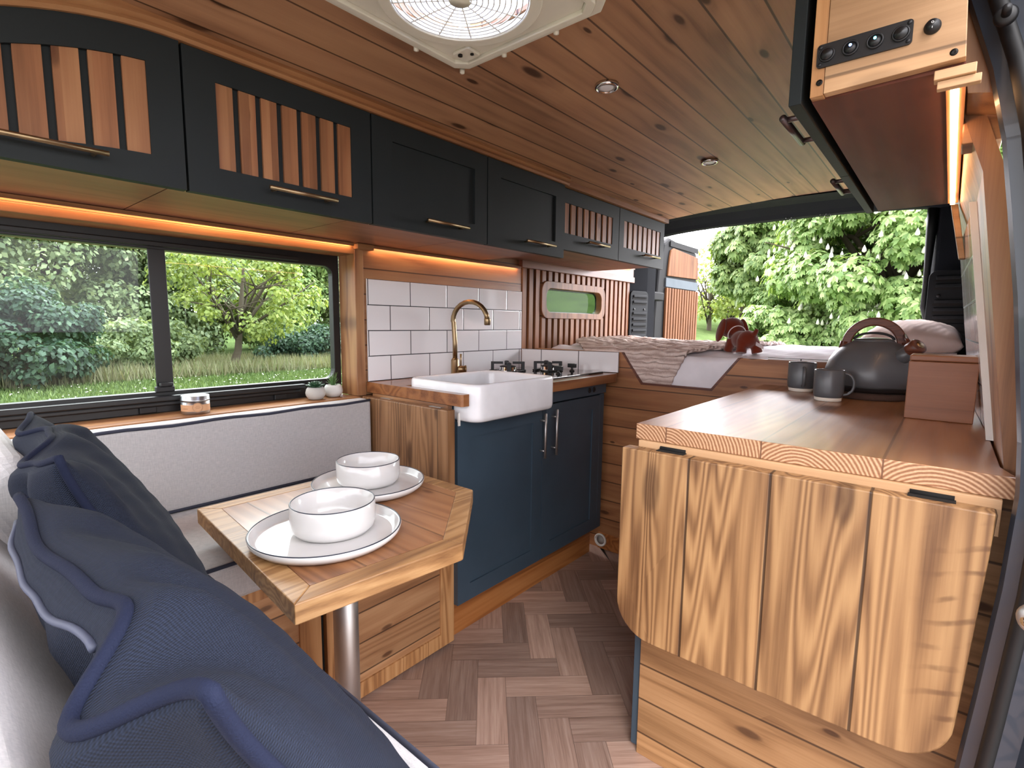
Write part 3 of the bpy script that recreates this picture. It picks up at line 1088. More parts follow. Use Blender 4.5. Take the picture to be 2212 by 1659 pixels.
# ================================================================== LEFT OVERHEAD LOCKERS
def arched_door(y0, y1, z0, z1f, frame_x, panel=None):
    """locker door as a prism along X whose top follows z1f(y)"""
    n = 12
    pts = [(y0, z0), (y1, z0)] + [(y1 + (y0 - y1) * k / n, z1f(y1 + (y0 - y1) * k / n)) for k in range(n + 1)]
    return pts


def bar_handle(parent, y0, y1, z, x, mat, r=0.0048):
    h = MB().tube([(x, y0, z), (x, y1, z)], r, 12)
    for y in (y0 + 0.018, y1 - 0.018):
        h.tube([(x, y, z), (x - 0.028, y, z)], r * 0.8, 8)
    return part('handle', h, mat, parent)


def locker(y0, y1, xd, z0, zt, cz, kind, sl, label, hy, hz, mat_slat):
    t = thing('overhead_locker', label, 'overhead cabinet', ((xd + XL) / 2, (y0 + y1) / 2, cz), 'left overhead lockers')
    c = MB().box(XL + 0.001, xd - 0.021, y0 + 0.001, y1 - 0.001, cz, cz + 0.02)          # bottom board
    c.box(XL + 0.002, xd - 0.022, y0 + 0.0015, y0 + 0.015, cz + 0.0205, 1.70)
    c.box(XL + 0.002, xd - 0.022, y1 - 0.015, y1 - 0.0015, cz + 0.0205, 1.70)
    part('body', c, M['plyr'], t, bevel=0.0005)
    n = 12
    topf = zt if callable(zt) else (lambda y: zt)
    ya, yb = y0 + 0.0018, y1 - 0.0018
    d = MB()
    if kind == 'shaker':
        p0, p1, q0, q1 = sl
        d.box(xd - 0.021, xd - 0.007, ya, yb, z0, topf(yb))
        d.box(xd - 0.007, xd, ya, p0, z0, topf(yb)).box(xd - 0.007, xd, p1, yb, z0, topf(yb))
        d.box(xd - 0.007, xd, p0, p1, z0, q0).box(xd - 0.007, xd, p0, p1, q1, topf(yb))
        dr = part('door', d, M['navy_shade'], t)
    else:
        p0, p1, q0, q1, ns_, gapw = sl
        m = 14
        def pts(a, b, lo, hi):
            return [(a, lo)] + [(b, lo)] + [(b + (a - b) * k / m, hi(b + (a - b) * k / m)) for k in range(m + 1)]
        d.prism(pts(ya, yb, z0, topf), xd - 0.021, xd - 0.010, 'X')
        d.prism(pts(ya, p0, z0, topf), xd - 0.010, xd, 'X')
        d.prism(pts(p1, yb, z0, topf), xd - 0.010, xd, 'X')
        qf = (lambda y: q1 - (0.72 * max(0, 0.41 - y) ** 2 if callable(zt) else 0))
        q0f = (lambda y: q0 - (0.30 * max(0, 0.41 - y) ** 2 if callable(zt) else 0))
        d.prism([(p0, z0), (p1, z0)] + [(p1 + (p0 - p1) * k / m, q0f(p1 + (p0 - p1) * k / m)) for k in range(m + 1)], xd - 0.010, xd, 'X')
        d.prism([(p0 + (p1 - p0) * k / m, qf(p0 + (p1 - p0) * k / m)) for k in range(m + 1)] + [(p1 + (p0 - p1) * k / m, topf(p1 + (p0 - p1) * k / m)) for k in range(m + 1)], xd - 0.010, xd, 'X')
        dr = part('door', d, M['navy_shade'], t)
        s_ = MB()
        w = (p1 - p0 + gapw) / ns_
        for k in range(ns_):
            a = p0 + k * w
            b = a + w - gapw
            s_.prism([(a, q0f(a)), (b, q0f(b)), (b, qf(b)), (a, qf(a))], xd - 0.0105, xd - 0.0035, 'X')
        part('slats', s_, mat_slat, dr)
    bar_handle(dr, hy[0], hy[1], hz, xd + 0.03, M['brass'])
    return t


XD = -1.235
locker(-0.05, 0.410, XD, 1.417, ztop, 1.440, 'slat', (0.005, 0.349, 1.475, 1.651, 7, 0.013),
       'shaded navy overhead locker with wooden slats, frontmost, above the big window', (0.02, 0.273), 1.450, M['doorslat'])
locker(0.411, 0.861, XD, 1.417, 1.705, 1.440, 'slat', (0.474, 0.800, 1.475, 1.651, 7, 0.013),
       'shaded navy overhead locker with wooden slats, second from the front', (0.568, 0.738), 1.451, M['doorslat'])
locker(0.862, 1.322, XD, 1.417, 1.705, 1.440, 'shaker', (0.932, 1.262, 1.475, 1.651),
       'plain dark overhead locker with recessed panel door, beside the slatted front lockers', (1.034, 1.206), 1.451, M['doorslat'])
locker(1.323, 1.782, XD, 1.417, 1.705, 1.440, 'shaker', (1.391, 1.721, 1.475, 1.651),
       'plain dark overhead locker with recessed panel door, directly above the sink tap', (1.506, 1.684), 1.451, M['doorslat'])
XD2 = -1.262
locker(1.800, 2.285, XD2, 1.459, 1.708, 1.474, 'slat', (1.824, 2.222, 1.527, 1.650, 8, 0.019),
       'dark overhead locker with narrow wooden slats, set back above the small window', (1.973, 2.149), 1.505, M['doorslat'])
locker(2.286, 2.800, XD2, 1.459, 1.708, 1.474, 'slat', (2.335, 2.748, 1.527, 1.655, 8, 0.019),
       'rearmost dark overhead locker with narrow wooden slats beside the open back', (2.512, 2.690), 1.507, M['doorslat'])

# ---- light strips
for nm, y0, y1, z, lab in (('led_strip', -0.5, 1.11, 1.4385, 'warm light strip under the lockers above the big window'),
                           ('led_strip', 1.19, 2.09, 1.4385, 'warm light strip under the lockers above the white kitchen tiles'),
                           ('led_strip', 2.14, 3.32, 1.536, 'warm light strip above the slatted wall and small window')):
    x0 = -1.722 if z < 1.5 else -1.71
    t = thing(nm, lab, 'light strip', (x0, (y0 + y1) / 2, z - 0.008), 'warm light strips')
    part('channel', MB().box(x0 - 0.008, x0 + 0.010, y0, y1, z - 0.004, z).box(x0 + 0.0055, x0 + 0.010, y0, y1, z - 0.0105, z - 0.004), M['trimY'], t)
    part('diffuser', MB().box(x0 - 0.005, x0 + 0.003, y0 + 0.004, y1 - 0.004, z - 0.007, z - 0.004), M['led'], t)
solo('batten', MB().box(XL + 0.001, -1.70, 1.12, 1.19, 1.418, 1.4385), M['trimY'], 'short wooden batten between two light strips above the window post', 'batten', bevel=0.002)

# ================================================================== RIGHT OVERHEAD LOCKER
t = thing('overhead_locker', 'pine-ended overhead locker with switch panel, top right above the worktop', 'overhead cabinet', (-0.11, 1.44, 1.5))
BY0, BY1, BZ = 0.938, 1.948, 1.500
b = MB().box(-0.196, -0.014, BY0 + 0.018, BY1, BZ, BZ + 0.012)
part('bottom_panel', b, M['plyd'], t)
b = MB().box(-0.196, -0.178, BY0, BY1, BZ + 0.0005, 1.765).box(-0.178, -0.05, BY1 - 0.015, BY1, BZ + 0.012, 1.765)
part('body', b, M['benchZ'], t, bevel=0.001)
en = MB().prism([(-0.1775, BZ + 0.002), (-0.014, BZ + 0.006), (-0.018, 1.575), (-0.040, 1.70), (-0.060, 1.765), (-0.1775, 1.765)], BY0 - 0.001, BY0 + 0.017, 'Y')
ep = part('end_panel', en, M['pale'], t, bevel=0.001)
d = MB().box(-0.226, -0.208, BY0 + 0.002, (BY0 + BY1) / 2 - 0.001, BZ - 0.004, 1.755)
d1 = part('door', d, M['navy_shade'], t, bevel=0.001)
d = MB().box(-0.226, -0.208, (BY0 + BY1) / 2 + 0.001, BY1 - 0.002, BZ - 0.004, 1.755)
d2 = part('door', d, M['navy_shade'], t, bevel=0.001)
for dd, ya, yb in ((d1, 1.06, 1.22), (d2, 1.58, 1.74)):
    h = MB().tube([(-0.262, ya, BZ + 0.022), (-0.262, yb, BZ + 0.022)], 0.0065, 14)
    for y in (ya + 0.012, yb - 0.012):
        h.tube([(-0.262, y, BZ + 0.022), (-0.226, y, BZ + 0.022)], 0.005, 10)
    part('handle', h, M['dsteel'], dd)
# switch panel on the end board; local axes u along X, w along Z
YF = BY0 - 0.001
SWC = (-0.1315, 1.5560)
sa = rad(0)


def sp(u, w):
    return (SWC[0] + u, SWC[1] + w)


swp = part('switch_panel', MB().prism([sp(*p) for p in rrect(-0.058, 0.058, -0.0165, 0.0165, 0.005)], YF - 0.003, YF, 'Y'), M['black'], t)
for k in range(4):
    cx, cz = sp(-0.0445 + 0.0297 * k, 0.0)
    part('switch_bezel', MB().lathe([(0.0105, YF - 0.003), (0.0105, YF - 0.0055), (0.0085, YF - 0.0065), (0.0082, YF - 0.0035)], (cx, 0, cz), 'Y', 32), M['rubber'], swp)
    # lathe axis Y puts radius terms on Z and X
    rk = MB().lathe([(0.0080, YF - 0.0035), (0.0080, YF - (0.0075 if k in (0, 3) else 0.0055)), (0.0, YF - (0.0085 if k in (0, 3) else 0.0060))], (cx, 0, cz), 'Y', 28)
    part('rocker', rk, M['black'], swp)
    if k in (1, 2):
        part('pilot_light', MB().lathe([(0.0019, YF - 0.0057), (0.0019, YF - 0.0064), (0.0, YF - 0.0066)], (cx, 0, cz + 0.0035), 'Y', 12), M['blue' if k == 1 else 'cyan'], swp)
for ux in (-0.0535, 0.0535):
    for uz in (-0.012, 0.012):
        cx, cz = sp(ux, uz)
        part('screw', MB().lathe([(0.0028, YF - 0.003), (0.0026, YF - 0.0042), (0.0, YF - 0.0044)], (cx, 0, cz), 'Y', 14), M['rubber'], swp)
cx, cz = -0.0525, 1.5545
rs_ = part('rocker_switch', MB().lathe([(0.0095, YF), (0.0095, YF - 0.0025), (0.0075, YF - 0.004), (0.0075, YF - 0.0085), (0.0, YF - 0.0088)], (cx, 0, cz), 'Y', 32), M['black'], t)
oo = MB().tube([(cx + 0.0012 * cos(a), YF - 0.0090, cz + 0.003 + 0.0012 * sin(a)) for a in [2 * pi * k / 14 for k in range(14)]], 0.0003, 5, closed=True)
oo.box(cx - 0.0003, cx + 0.0003, YF - 0.0092, YF - 0.0088, cz - 0.0045, cz - 0.0022)
part('marking', oo, M['ink'], rs_)
for (px_, pz_) in ((-0.184, 1.5195), (-0.027, 1.5150), (-0.168, 1.66)):
    part('screw', MB().lathe([(0.0045, YF), (0.0045, YF - 0.0004), (0.002, YF - 0.0002), (0.0, YF)], (px_, 0, pz_), 'Y', 16), M['screw'], t)
t = thing('led_strip', 'bright warm light strip under the right locker beside the wall', 'light strip', (-0.022, 1.45, 1.485), 'warm light strips')
part('channel', MB().box(-0.034, -0.012, 0.965, 1.92, 1.495, 1.4995), M['trimY'], t)
part('diffuser', MB().box(-0.029, -0.019, 0.968, 1.918, 1.4905, 1.495), M['ledr'], t)
t = thing('shelf_bracket', 'layered pine bracket block at the front end of the right light strip', 'bracket', (-0.03, 0.955, 1.485))
part('block', MB().box(-0.046, -0.002, 0.9445, 0.9635, 1.487, 1.4995), M['pale'], t, bevel=0.001)
part('block', MB().box(-0.042, 0.004, 0.950, 0.9635, 1.476, 1.4865), M['pale'], t, bevel=0.001)
solo('wall_bracket', MB().prism([(-0.028, 1.497), (-0.012, 1.497), (0.016, 1.345), (0.002, 1.345)], 1.952, 1.99, 'Y'), M['pale'], 'pine upright bracket at the rear end of the right locker above the white tiles', 'bracket', bevel=0.002)

# ================================================================== ROOF FAN AND CEILING LIGHTS
t = thing('roof_fan', 'square cream roof vent fan with round grille in the plank ceiling', 'roof fan', (-0.73, 0.706, 1.745))
FC = (-0.73, 0.706)
sq = []
NR = 48
for k in range(NR):
    a = 2 * pi * (k + 0.5) / NR
    c_, s_ = cos(a), sin(a)
    m_ = 0.2 / max(abs(c_), abs(s_))
    sq.append((FC[0] + c_ * m_, FC[1] + s_ * m_))
ci = [(FC[0] + 0.150 * cos(2 * pi * (k + 0.5) / NR), FC[1] + 0.150 * sin(2 * pi * (k + 0.5) / NR)) for k in range(NR)]
sqi = [(FC[0] + (p[0] - FC[0]) * 0.93, FC[1] + (p[1] - FC[1]) * 0.93) for p in sq]
sqi2 = [(FC[0] + (p[0] - FC[0]) * 0.86, FC[1] + (p[1] - FC[1]) * 0.86) for p in sq]
fr = MB().ring(sq, sqi, 1.736, 1.770, 'Z').ring(sqi, sqi2, 1.730, 1.765, 'Z').ring(sqi2, ci, 1.738, 1.765, 'Z')
part('frame', fr, M['cream'], t, bevel=0.002)
rg = MB().ring([(FC[0] + 0.150 * cos(2 * pi * k / 64), FC[1] + 0.150 * sin(2 * pi * k / 64)) for k in range(64)],
               [(FC[0] + 0.127 * cos(2 * pi * k / 64), FC[1] + 0.127 * sin(2 * pi * k / 64)) for k in range(64)], 1.727, 1.738, 'Z')
part('grille_rim', rg, M['cream'], t, bevel=0.002)
gl = MB()
for q in range(11):
    r_ = 0.125 - q * 0.0105
    gl.tube([(FC[0] + r_ * cos(2 * pi * k / 56), FC[1] + r_ * sin(2 * pi * k / 56), 1.731) for k in range(56)], 0.0014, 6, closed=True)
for k in range(12):
    a = 2 * pi * k / 12 + 0.1
    gl.tube([(FC[0] + 0.015 * cos(a), FC[1] + 0.015 * sin(a), 1.732), (FC[0] + 0.128 * cos(a), FC[1] + 0.128 * sin(a), 1.732)], 0.0015, 6)
gl.lathe([(0.018, 1.728), (0.018, 1.735)], (FC[0], FC[1], 0), n=24)
part('grille', gl, M['cream'], t)
dm = MB()
dm.lathe([(0.148, 1.775), (0.146, 1.80), (0.10, 1.815), (0.0, 1.82)], (FC[0], FC[1], 0), n=48)
part('dome', dm, M['dome'], t, fixn=False)
kn = MB().prism(rrect(-0.885, -0.835, 0.83, 0.872, 0.008), 1.7315, 1.738, 'Z')
part('corner_plate', kn, M['cream'], t, bevel=0.002)
part('knob', MB().lathe([(0.005, 1.7315), (0.005, 1.728), (0.0, 1.7275)], (-0.868, 0.84, 0), n=16), M['screw'], t)
part('screw', MB().lathe([(0.004, 1.7315), (0.004, 1.729), (0.0, 1.7285)], (-0.845, 0.853, 0), n=14), M['screw'], t)
for (cx, cy) in ((-0.928, 0.904), (-0.932, 0.77), (-0.80, 0.908), (-0.66, 0.908)):
    part('clip', MB().lathe([(0.006, 1.742), (0.0055, 1.733), (0.0, 1.731)], (cx, cy, 0), n=14), M['cream'], t)


def ceil_light(x, y, label):
    z = zc(x)
    q = thing('ceiling_light', label, 'ceiling light', (x, y, z - 0.012), 'ceiling spotlights')
    part('bezel', MB().lathe([(0.031, z), (0.031, z - 0.007), (0.028, z - 0.011), (0.0245, z - 0.011), (0.0245, z - 0.006)], (x, y, 0), n=40), M['chrome'], q)
    part('diffuser', MB().lathe([(0.0245, z - 0.0075), (0.012, z - 0.0095), (0.0, z - 0.0100)], (x, y, 0), n=32), M['opal'], q)


ceil_light(-0.733, 1.235, 'round chrome ceiling spotlight nearest the roof fan')
ceil_light(-0.745, 2.02, 'round white ceiling spotlight further back towards the open rear doors')

# ================================================================== KITCHEN
def tile_panel(name, label, corners, u0, u1, v0, v1, normal, thick=0.006):
    """corners: four points bottom-left, bottom-right, top-right, top-left of the face; uv in tiles"""
    mb = MB()
    n = Vector(normal)
    f = [Vector(c) for c in corners]
    bk = [c - n * thick for c in f]
    mb.quad_uv([tuple(c) for c in f], [(u0, v0), (u1, v0), (u1, v1), (u0, v1)])
    mb.add([tuple(c) for c in f] + [tuple(c) for c in bk], [(7, 6, 5, 4), (0, 4, 5, 1), (1, 5, 6, 2), (2, 6, 7, 3), (3, 7, 4, 0)], False, 1)
    return solo(name, mb, [M['tiles'], M['white']], label, 'tile splashback')


tu = lambda y: (y - 1.3815) / 0.2055
tile_panel('splashback', 'white brick-pattern tile splashback on the wall behind the tap',
           [(-1.727, 1.172, 0.915), (-1.727, 2.118, 0.915), (-1.727, 2.118, 1.314), (-1.727, 1.172, 1.314)], tu(1.172) , tu(2.118), 1.0, 5.0, (1, 0, 0))
tile_panel('splashback', 'low single row of white tiles behind the hob',
           [(-1.728, 2.124, 0.915), (-1.213, 2.236, 0.915), (-1.213, 2.236, 1.016), (-1.728, 2.124, 1.016)], -2.55, 0.0, 2.0, 3.0, (0.2125, -0.977, 0))
tile_panel('splashback', 'low single row of white tiles behind the kettle and mugs',
           [(-0.553, 2.262, 0.915), (0.07, 2.262, 0.915), (0.07, 2.262, 1.024), (-0.553, 2.262, 1.024)], -0.58, 2.45, 2.0, 3.0, (0, -1, 0))
xa, xb = xr(0.915) - 0.004, xr(1.41) - 0.004
tile_panel('splashback', 'glossy white tiles on the leaning right wall above the bread box',
           [(xa - 0.018, 2.245, 0.915), (xa, 1.478, 0.915), (xb, 1.478, 1.410), (xb - 0.015, 2.245, 1.410)], 0.5, 4.25, 0.0, 4.95, (-0.98, 0, -0.16))
tr_ = MB()
vs = []
for (x, z) in ((xr(0.915), 0.915), (xr(1.412), 1.412)):
    vs += [(x - 0.012, 1.466, z), (x + 0.003, 1.466, z), (x + 0.003, 1.479, z), (x - 0.012, 1.479, z)]
tr_.add(vs, [(0, 3, 2, 1), (4, 5, 6, 7), (0, 1, 5, 4), (1, 2, 6, 5), (2, 3, 7, 6), (3, 0, 4, 7)])
solo('tile_trim', tr_, M['wplas'], 'white plastic edge trim strip at the front of the right wall tiles', 'tile trim')

# base unit
t = thing('base_cabinet', 'dark blue kitchen base cabinet with two panel doors under the sink', 'base cabinet', (-1.49, 1.68, 0.0))
b = MB().box(-1.70, -1.272, 1.198, 2.172, 0.145, 0.872)
b.box(-1.272, -1.250, 2.136, 2.172, 0.150, 0.818)
part('body', b, M['navy'], t, bevel=0.001)
part('top_rail', MB().box(-1.272, -1.244, 1.665, 2.178, 0.822, 0.8735), M['navy'], t, bevel=0.001)
part('plinth', MB().box(-1.70, -1.306, 1.20, 2.17, 0.0, 0.145), M['plinth'], t)


def shaker_x(y0, y1, z0, z1, xf, m=0.062, ztopp=None):
    d = MB().box(xf - 0.02, xf - 0.006, y0, y1, z0, z1)
    d.box(xf - 0.006, xf, y0, y0 + m, z0, z1).box(xf - 0.006, xf, y1 - m, y1, z0, z1)
    d.box(xf - 0.006, xf, y0 + m, y1 - m, z0, z0 + m).box(xf - 0.006, xf, y0 + m, y1 - m, z1 - m, z1)
    return d


d1 = part('door', shaker_x(1.195, 1.676, 0.150, 0.813, -1.25), M['navy'], t)
d2 = part('door', shaker_x(1.681, 2.134, 0.150, 0.813, -1.25), M['navy'], t)
for dd, y, z0, z1 in ((d1, 1.662, 0.600, 0.786), (d2, 1.741, 0.600, 0.793)):
    h = MB().tube([(-1.222, y, z0), (-1.222, y, z1)], 0.0055, 12)
    for z in (z0 + 0.03, z1 - 0.03):
        h.tube([(-1.222, y, z), (-1.25, y, z)], 0.0042, 8)
    part('handle', h, M['steel'], dd)
for y in (2.026, 2.066):
    part('socket', MB().lathe([(0.013, -1.244), (0.013, -1.2415), (0.008, -1.2405), (0.007, -1.2428), (0.0, -1.2428)], (0, y, 0.846), 'X', 24), M['black'], t)
part('grommet', MB().box(-1.252, -1.246, 1.196, 1.205, 0.80, 0.845), M['wplas'], t)

wt = []
wt += [(-1.735, 1.166), (-1.205, 1.166), (-1.198, 1.173), (-1.198, 1.199), (-1.535, 1.199), (-1.535, 1.661), (-1.205, 1.661)]
wt += [(-1.235 + 0.03 * cos(a), 2.195 + 0.04 * sin(a)) for a in [rad(90 * k / 5) for k in range(6)]]
wt += [(-1.235, 2.236), (-1.735, 2.127)]
solo('worktop', MB().prism(wt, 0.874, 0.914), M['topk'], 'brown wooden kitchen worktop around the white sink and hob', 'worktop', bevel=0.003)

# drop leaf on the end of the kitchen unit
t = thing('drop_leaf', 'folded-down wooden leaf on the end of the kitchen unit behind the plates', 'drop leaf table', (-1.45, 1.16, 0.49))
part('leaf', MB().box(-1.715, -1.233, 1.132, 1.168, 0.50, 0.862), M['leafk'], t, bevel=0.003)
part('batten', MB().box(-1.70, -1.27, 1.169, 1.190, 0.82, 0.872), M['trimX'], t, bevel=0.002)
for x in (-1.60, -1.32):
    part('hinge', MB().box(x - 0.03, x + 0.03, 1.155, 1.176, 0.861, 0.8635), M['steel'], t)

# sink
def rr3(x0, x1, y0, y1, r, z, n=7):
    return [(p[0], p[1], z) for p in rrect(x0, x1, y0, y1, r, n)]


loops = []
X0, X1, Y0, Y1 = -1.53, -1.165, 1.2005, 1.6595
def ins(i, r, z):
    loops.append(rr3(X0 + i, X1 - i, Y0 + i, Y1 - i, r, z))


ins(0.035, 0.02, 0.8145); ins(0.012, 0.04, 0.8155); ins(0.003, 0.045, 0.822); ins(0.0, 0.047, 0.835); ins(0.0, 0.047, 0.935); ins(0.002, 0.045, 0.942); ins(0.006, 0.042, 0.945)
ins(0.014, 0.036, 0.945); ins(0.019, 0.034, 0.941); ins(0.021, 0.034, 0.93); ins(0.024, 0.032, 0.85); ins(0.03, 0.028, 0.838); ins(0.05, 0.02, 0.833)
mb = MB()
nl = len(loops[0])
vs = [p for l in loops for p in l]
fs = []
for i in range(len(loops) - 1):
    for k in range(nl):
        l = (k + 1) % nl
        fs.append((i * nl + k, i * nl + l, (i + 1) * nl + l, (i + 1) * nl + k))
fs.append(tuple(range(nl - 1, -1, -1)))
fs.append(tuple((len(loops) - 1) * nl + k for k in range(nl)))
mb.add(vs, fs, True)
t = thing('sink', 'white ceramic apron-front sink set in the wooden worktop', 'sink', (-1.35, 1.43, 0.8145))
part('basin', mb, M['white'], t)
part('drain', MB().lathe([(0.03, 0.8335), (0.028, 0.8355), (0.0, 0.8345)], (-1.36, 1.43, 0), n=28), M['chrome'], t)

# tap
TX, TY = -1.655, 1.568
t = thing('tap', 'brushed brass swan-neck kitchen tap beside the white sink', 'tap', (TX, TY, 0.914))
part('body', MB().lathe([(0.022, 0.914), (0.022, 0.918), (0.0175, 0.92), (0.0175, 0.985), (0.0145, 0.99), (0.012, 0.994)], (TX, TY, 0), n=28), M['brass'], t)
pts = [(TX, TY, 0.99), (TX, TY, 1.06), (TX - 0.004, TY - 0.004, 1.15)]
for k in range(13):
    a = pi - pi * k / 12 * 0.97
    rr_ = 0.0915
    pts.append((TX - 0.006 + rr_ + rr_ * cos(a), TY - 0.006 + 0.012 * (1 + cos(a)), 1.155 + 0.083 * sin(a)))
part('spout', MB().tube(pts, 0.0105, 16), M['brass'], t)
e = pts[-1]
part('aerator', MB().lathe([(0.0125, e[2] + 0.006), (0.0135, e[2] + 0.002), (0.0135, e[2] - 0.020), (0.0105, e[2] - 0.023), (0.0, e[2] - 0.022)], (e[0], e[1], 0), n=24), M['brass'], t)
lv = MB().tube([(TX + 0.010, TY + 0.006, 0.945), (TX + 0.028, TY + 0.034, 0.945)], 0.0155, 20)
lv.tube([(TX + 0.028, TY + 0.034, 0.945), (TX + 0.031, TY + 0.038, 0.945)], 0.017, 20)
lv.tube([(TX + 0.016, TY + 0.020, 0.955), (TX + 0.016, TY + 0.020, 0.985), (TX + 0.016, TY + 0.020, 1.012)], [0.0035, 0.0035, 0.005], 10)
part('lever', lv, M['brass'], t)

# hob
t = thing('hob', 'black glass two-burner gas hob on the kitchen worktop', 'hob', (-1.48, 1.94, 0.914))
part('glass_plate', MB().prism(rrect(-1.70, -1.262, 1.69, 2.185, 0.012), 0.9145, 0.9225), M['glassblk'], t, bevel=0.002)


def burner(cx, cy, r):
    z = 0.9225
    br = part('burner', MB().lathe([(r, z), (r, z + 0.006), (r * 0.92, z + 0.009), (r * 0.92, z + 0.020), (r * 0.80, z + 0.022)], (cx, cy, 0), n=36), M['chrome'], t)
    part('burner_cap', MB().lathe([(r * 0.9, z + 0.0205), (r * 0.92, z + 0.025), (r * 0.6, z + 0.028), (0, z + 0.0285)], (cx, cy, 0), n=36), M['iron'], br)
    g_ = MB()
    for k in range(4):
        a = pi / 4 + k * pi / 2
        u = Vector((cos(a), sin(a), 0))
        w = Vector((-sin(a), cos(a), 0))
        R1, R2 = r * 1.9, r * 0.55
        c0 = Vector((cx, cy, z))
        def bx(ra, rb, za, zb, hw):
            vv = []
            for zz in (za, zb):
                vv += [c0 + u * ra - w * hw + Vector((0, 0, zz)), c0 + u * rb - w * hw + Vector((0, 0, zz)), c0 + u * rb + w * hw + Vector((0, 0, zz)), c0 + u * ra + w * hw + Vector((0, 0, zz))]
            g_.add([tuple(v) for v in vv], [(0, 3, 2, 1), (4, 5, 6, 7), (0, 1, 5, 4), (1, 2, 6, 5), (2, 3, 7, 6), (3, 0, 4, 7)])
        bx(R1 - 0.014, R1, 0, 0.044, 0.010)
        bx(R2, R1, 0.035, 0.046, 0.006)
    sq_ = [(cx + r * 2.0 * cos(pi / 4 + k * pi / 2), cy + r * 2.0 * sin(pi / 4 + k * pi / 2), z + 0.004) for k in range(4)]
    g_.tube(sq_, 0.004, 8, closed=True)
    part('pan_support', g_, M['iron'], t, bevel=0.001)


burner(-1.590, 1.850, 0.042)
burner(-1.475, 2.015, 0.036)
for (cx, cy) in ((-1.335, 1.905), (-1.375, 2.075)):
    k_ = MB().lathe([(0.013, 0.9225), (0.012, 0.928), (0.006, 0.930), (0.006, 0.942)], (cx, cy, 0), n=24)
    k_.box(cx - 0.021, cx + 0.021, cy - 0.009, cy + 0.009, 0.940, 0.960)
    part('knob', k_, M['black'], t, bevel=0.002)

# ================================================================== BED
BYF = 2.25
bd = MB().prism([(-1.735, 0.0), (0.02, 0.0), (0.09, 0.3), (0.09, 1.015), (-0.655, 1.015), (-0.765, 0.868), (-1.098, 0.868), (-1.207, 1.015), (-1.735, 1.015)], BYF, BYF + 0.02, 'Y')
t = thing('bed', 'boarded pine bed base across the rear of the van with a sloping notch', 'bed', (-0.82, 2.9, 0.0))
part('front_boards', bd, M['bedh'], t)
part('skirting', MB().box(-1.30, -0.56, BYF - 0.008, BYF, 0.0, 0.082), M['plinth'], t)
part('notch_edging', MB().prism([(-1.207, 1.016), (-1.197, 1.016), (-1.092, 0.876), (-0.771, 0.876), (-0.665, 1.016), (-0.655, 1.016), (-0.765, 0.867), (-1.098, 0.867)], BYF - 0.002, BYF + 0.03, 'Y'), M['handlew'], t)
part('platform', MB().box(-1.70, 0.06, BYF + 0.02, 3.55, 0.70, 0.76).box(-1.70, 0.06, 3.5, 3.53, 0, 0.70), M['bedh'], t)
t = thing('heater_outlet', 'round white air outlet in the skirting below the bed boards', 'air outlet', (-1.284, 2.235, 0.012))
part('ring', MB().lathe([(0.034, 2.242), (0.034, 2.236), (0.030, 2.232), (0.024, 2.236), (0.023, 2.2418)], (-1.284, 0, 0.045), 'Y', 36), M['wplas'], t)
part('flap', MB().lathe([(0.023, 2.2412), (0.0, 2.2405)], (-1.284, 0, 0.045), 'Y', 28), M['conc'], t)
t = solo('mattress', MB().box(-1.68, 0.045, 2.30, 3.54, 0.761, 0.985), M['sheet'], 'white mattress on the boarded bed base', 'mattress', bevel=0.03, seg=4)


def grid_cloth(nu, nv, fn, thick=0.0):
    mb = MB()
    vs = [fn(i / nu, j / nv) for j in range(nv + 1) for i in range(nu + 1)]
    fs = []
    for j in range(nv):
        for i in range(nu):
            a = j * (nu + 1) + i
            fs.append((a, a + 1, a + nu + 2, a + nu + 1))
    mb.add(vs, fs, True)
    return mb


def hn(x, y, s=0):
    return (sin(x * 13.1 + s) * cos(y * 9.7 - s * 1.3) + 0.5 * sin(x * 29 + y * 17 + s * 2.1) + 0.25 * sin(x * 61 - y * 43 + s)) / 1.75


def duvet_f(u, v):
    x = -1.66 + 1.69 * u
    s = v * 1.45            # arc length: first drops down the front of the mattress
    drop = 0.16
    if s < drop:
        z = 0.855 + s
        y = 2.285
        k = s / drop
        y -= 0.008 * sin(k * pi)
    else:
        q = (s - drop)
        y = 2.285 + q * 0.96
        z = 1.018 - 0.022 * math.exp(-q * 14) + 0.012 * sin(min(1, q / 1.2) * pi)
    inn = max(0.0, 1 - abs((x + 0.93) / 0.24) ** 4)
    n_ = hn(x, s * 2.2, 1.0)
    if s < drop:
        return (x, y - 0.006 * n_ * inn, z)
    return (x, y, z + 0.010 * n_)


db = grid_cloth(90, 80, duvet_f)
dv = solo('duvet', db, M['sheet'], 'white duvet spread over the bed, showing in the notch and along the right', 'duvet')
md = dv.modifiers.new('thickness', 'SOLIDIFY'); md.thickness = 0.012; md.offset = 1


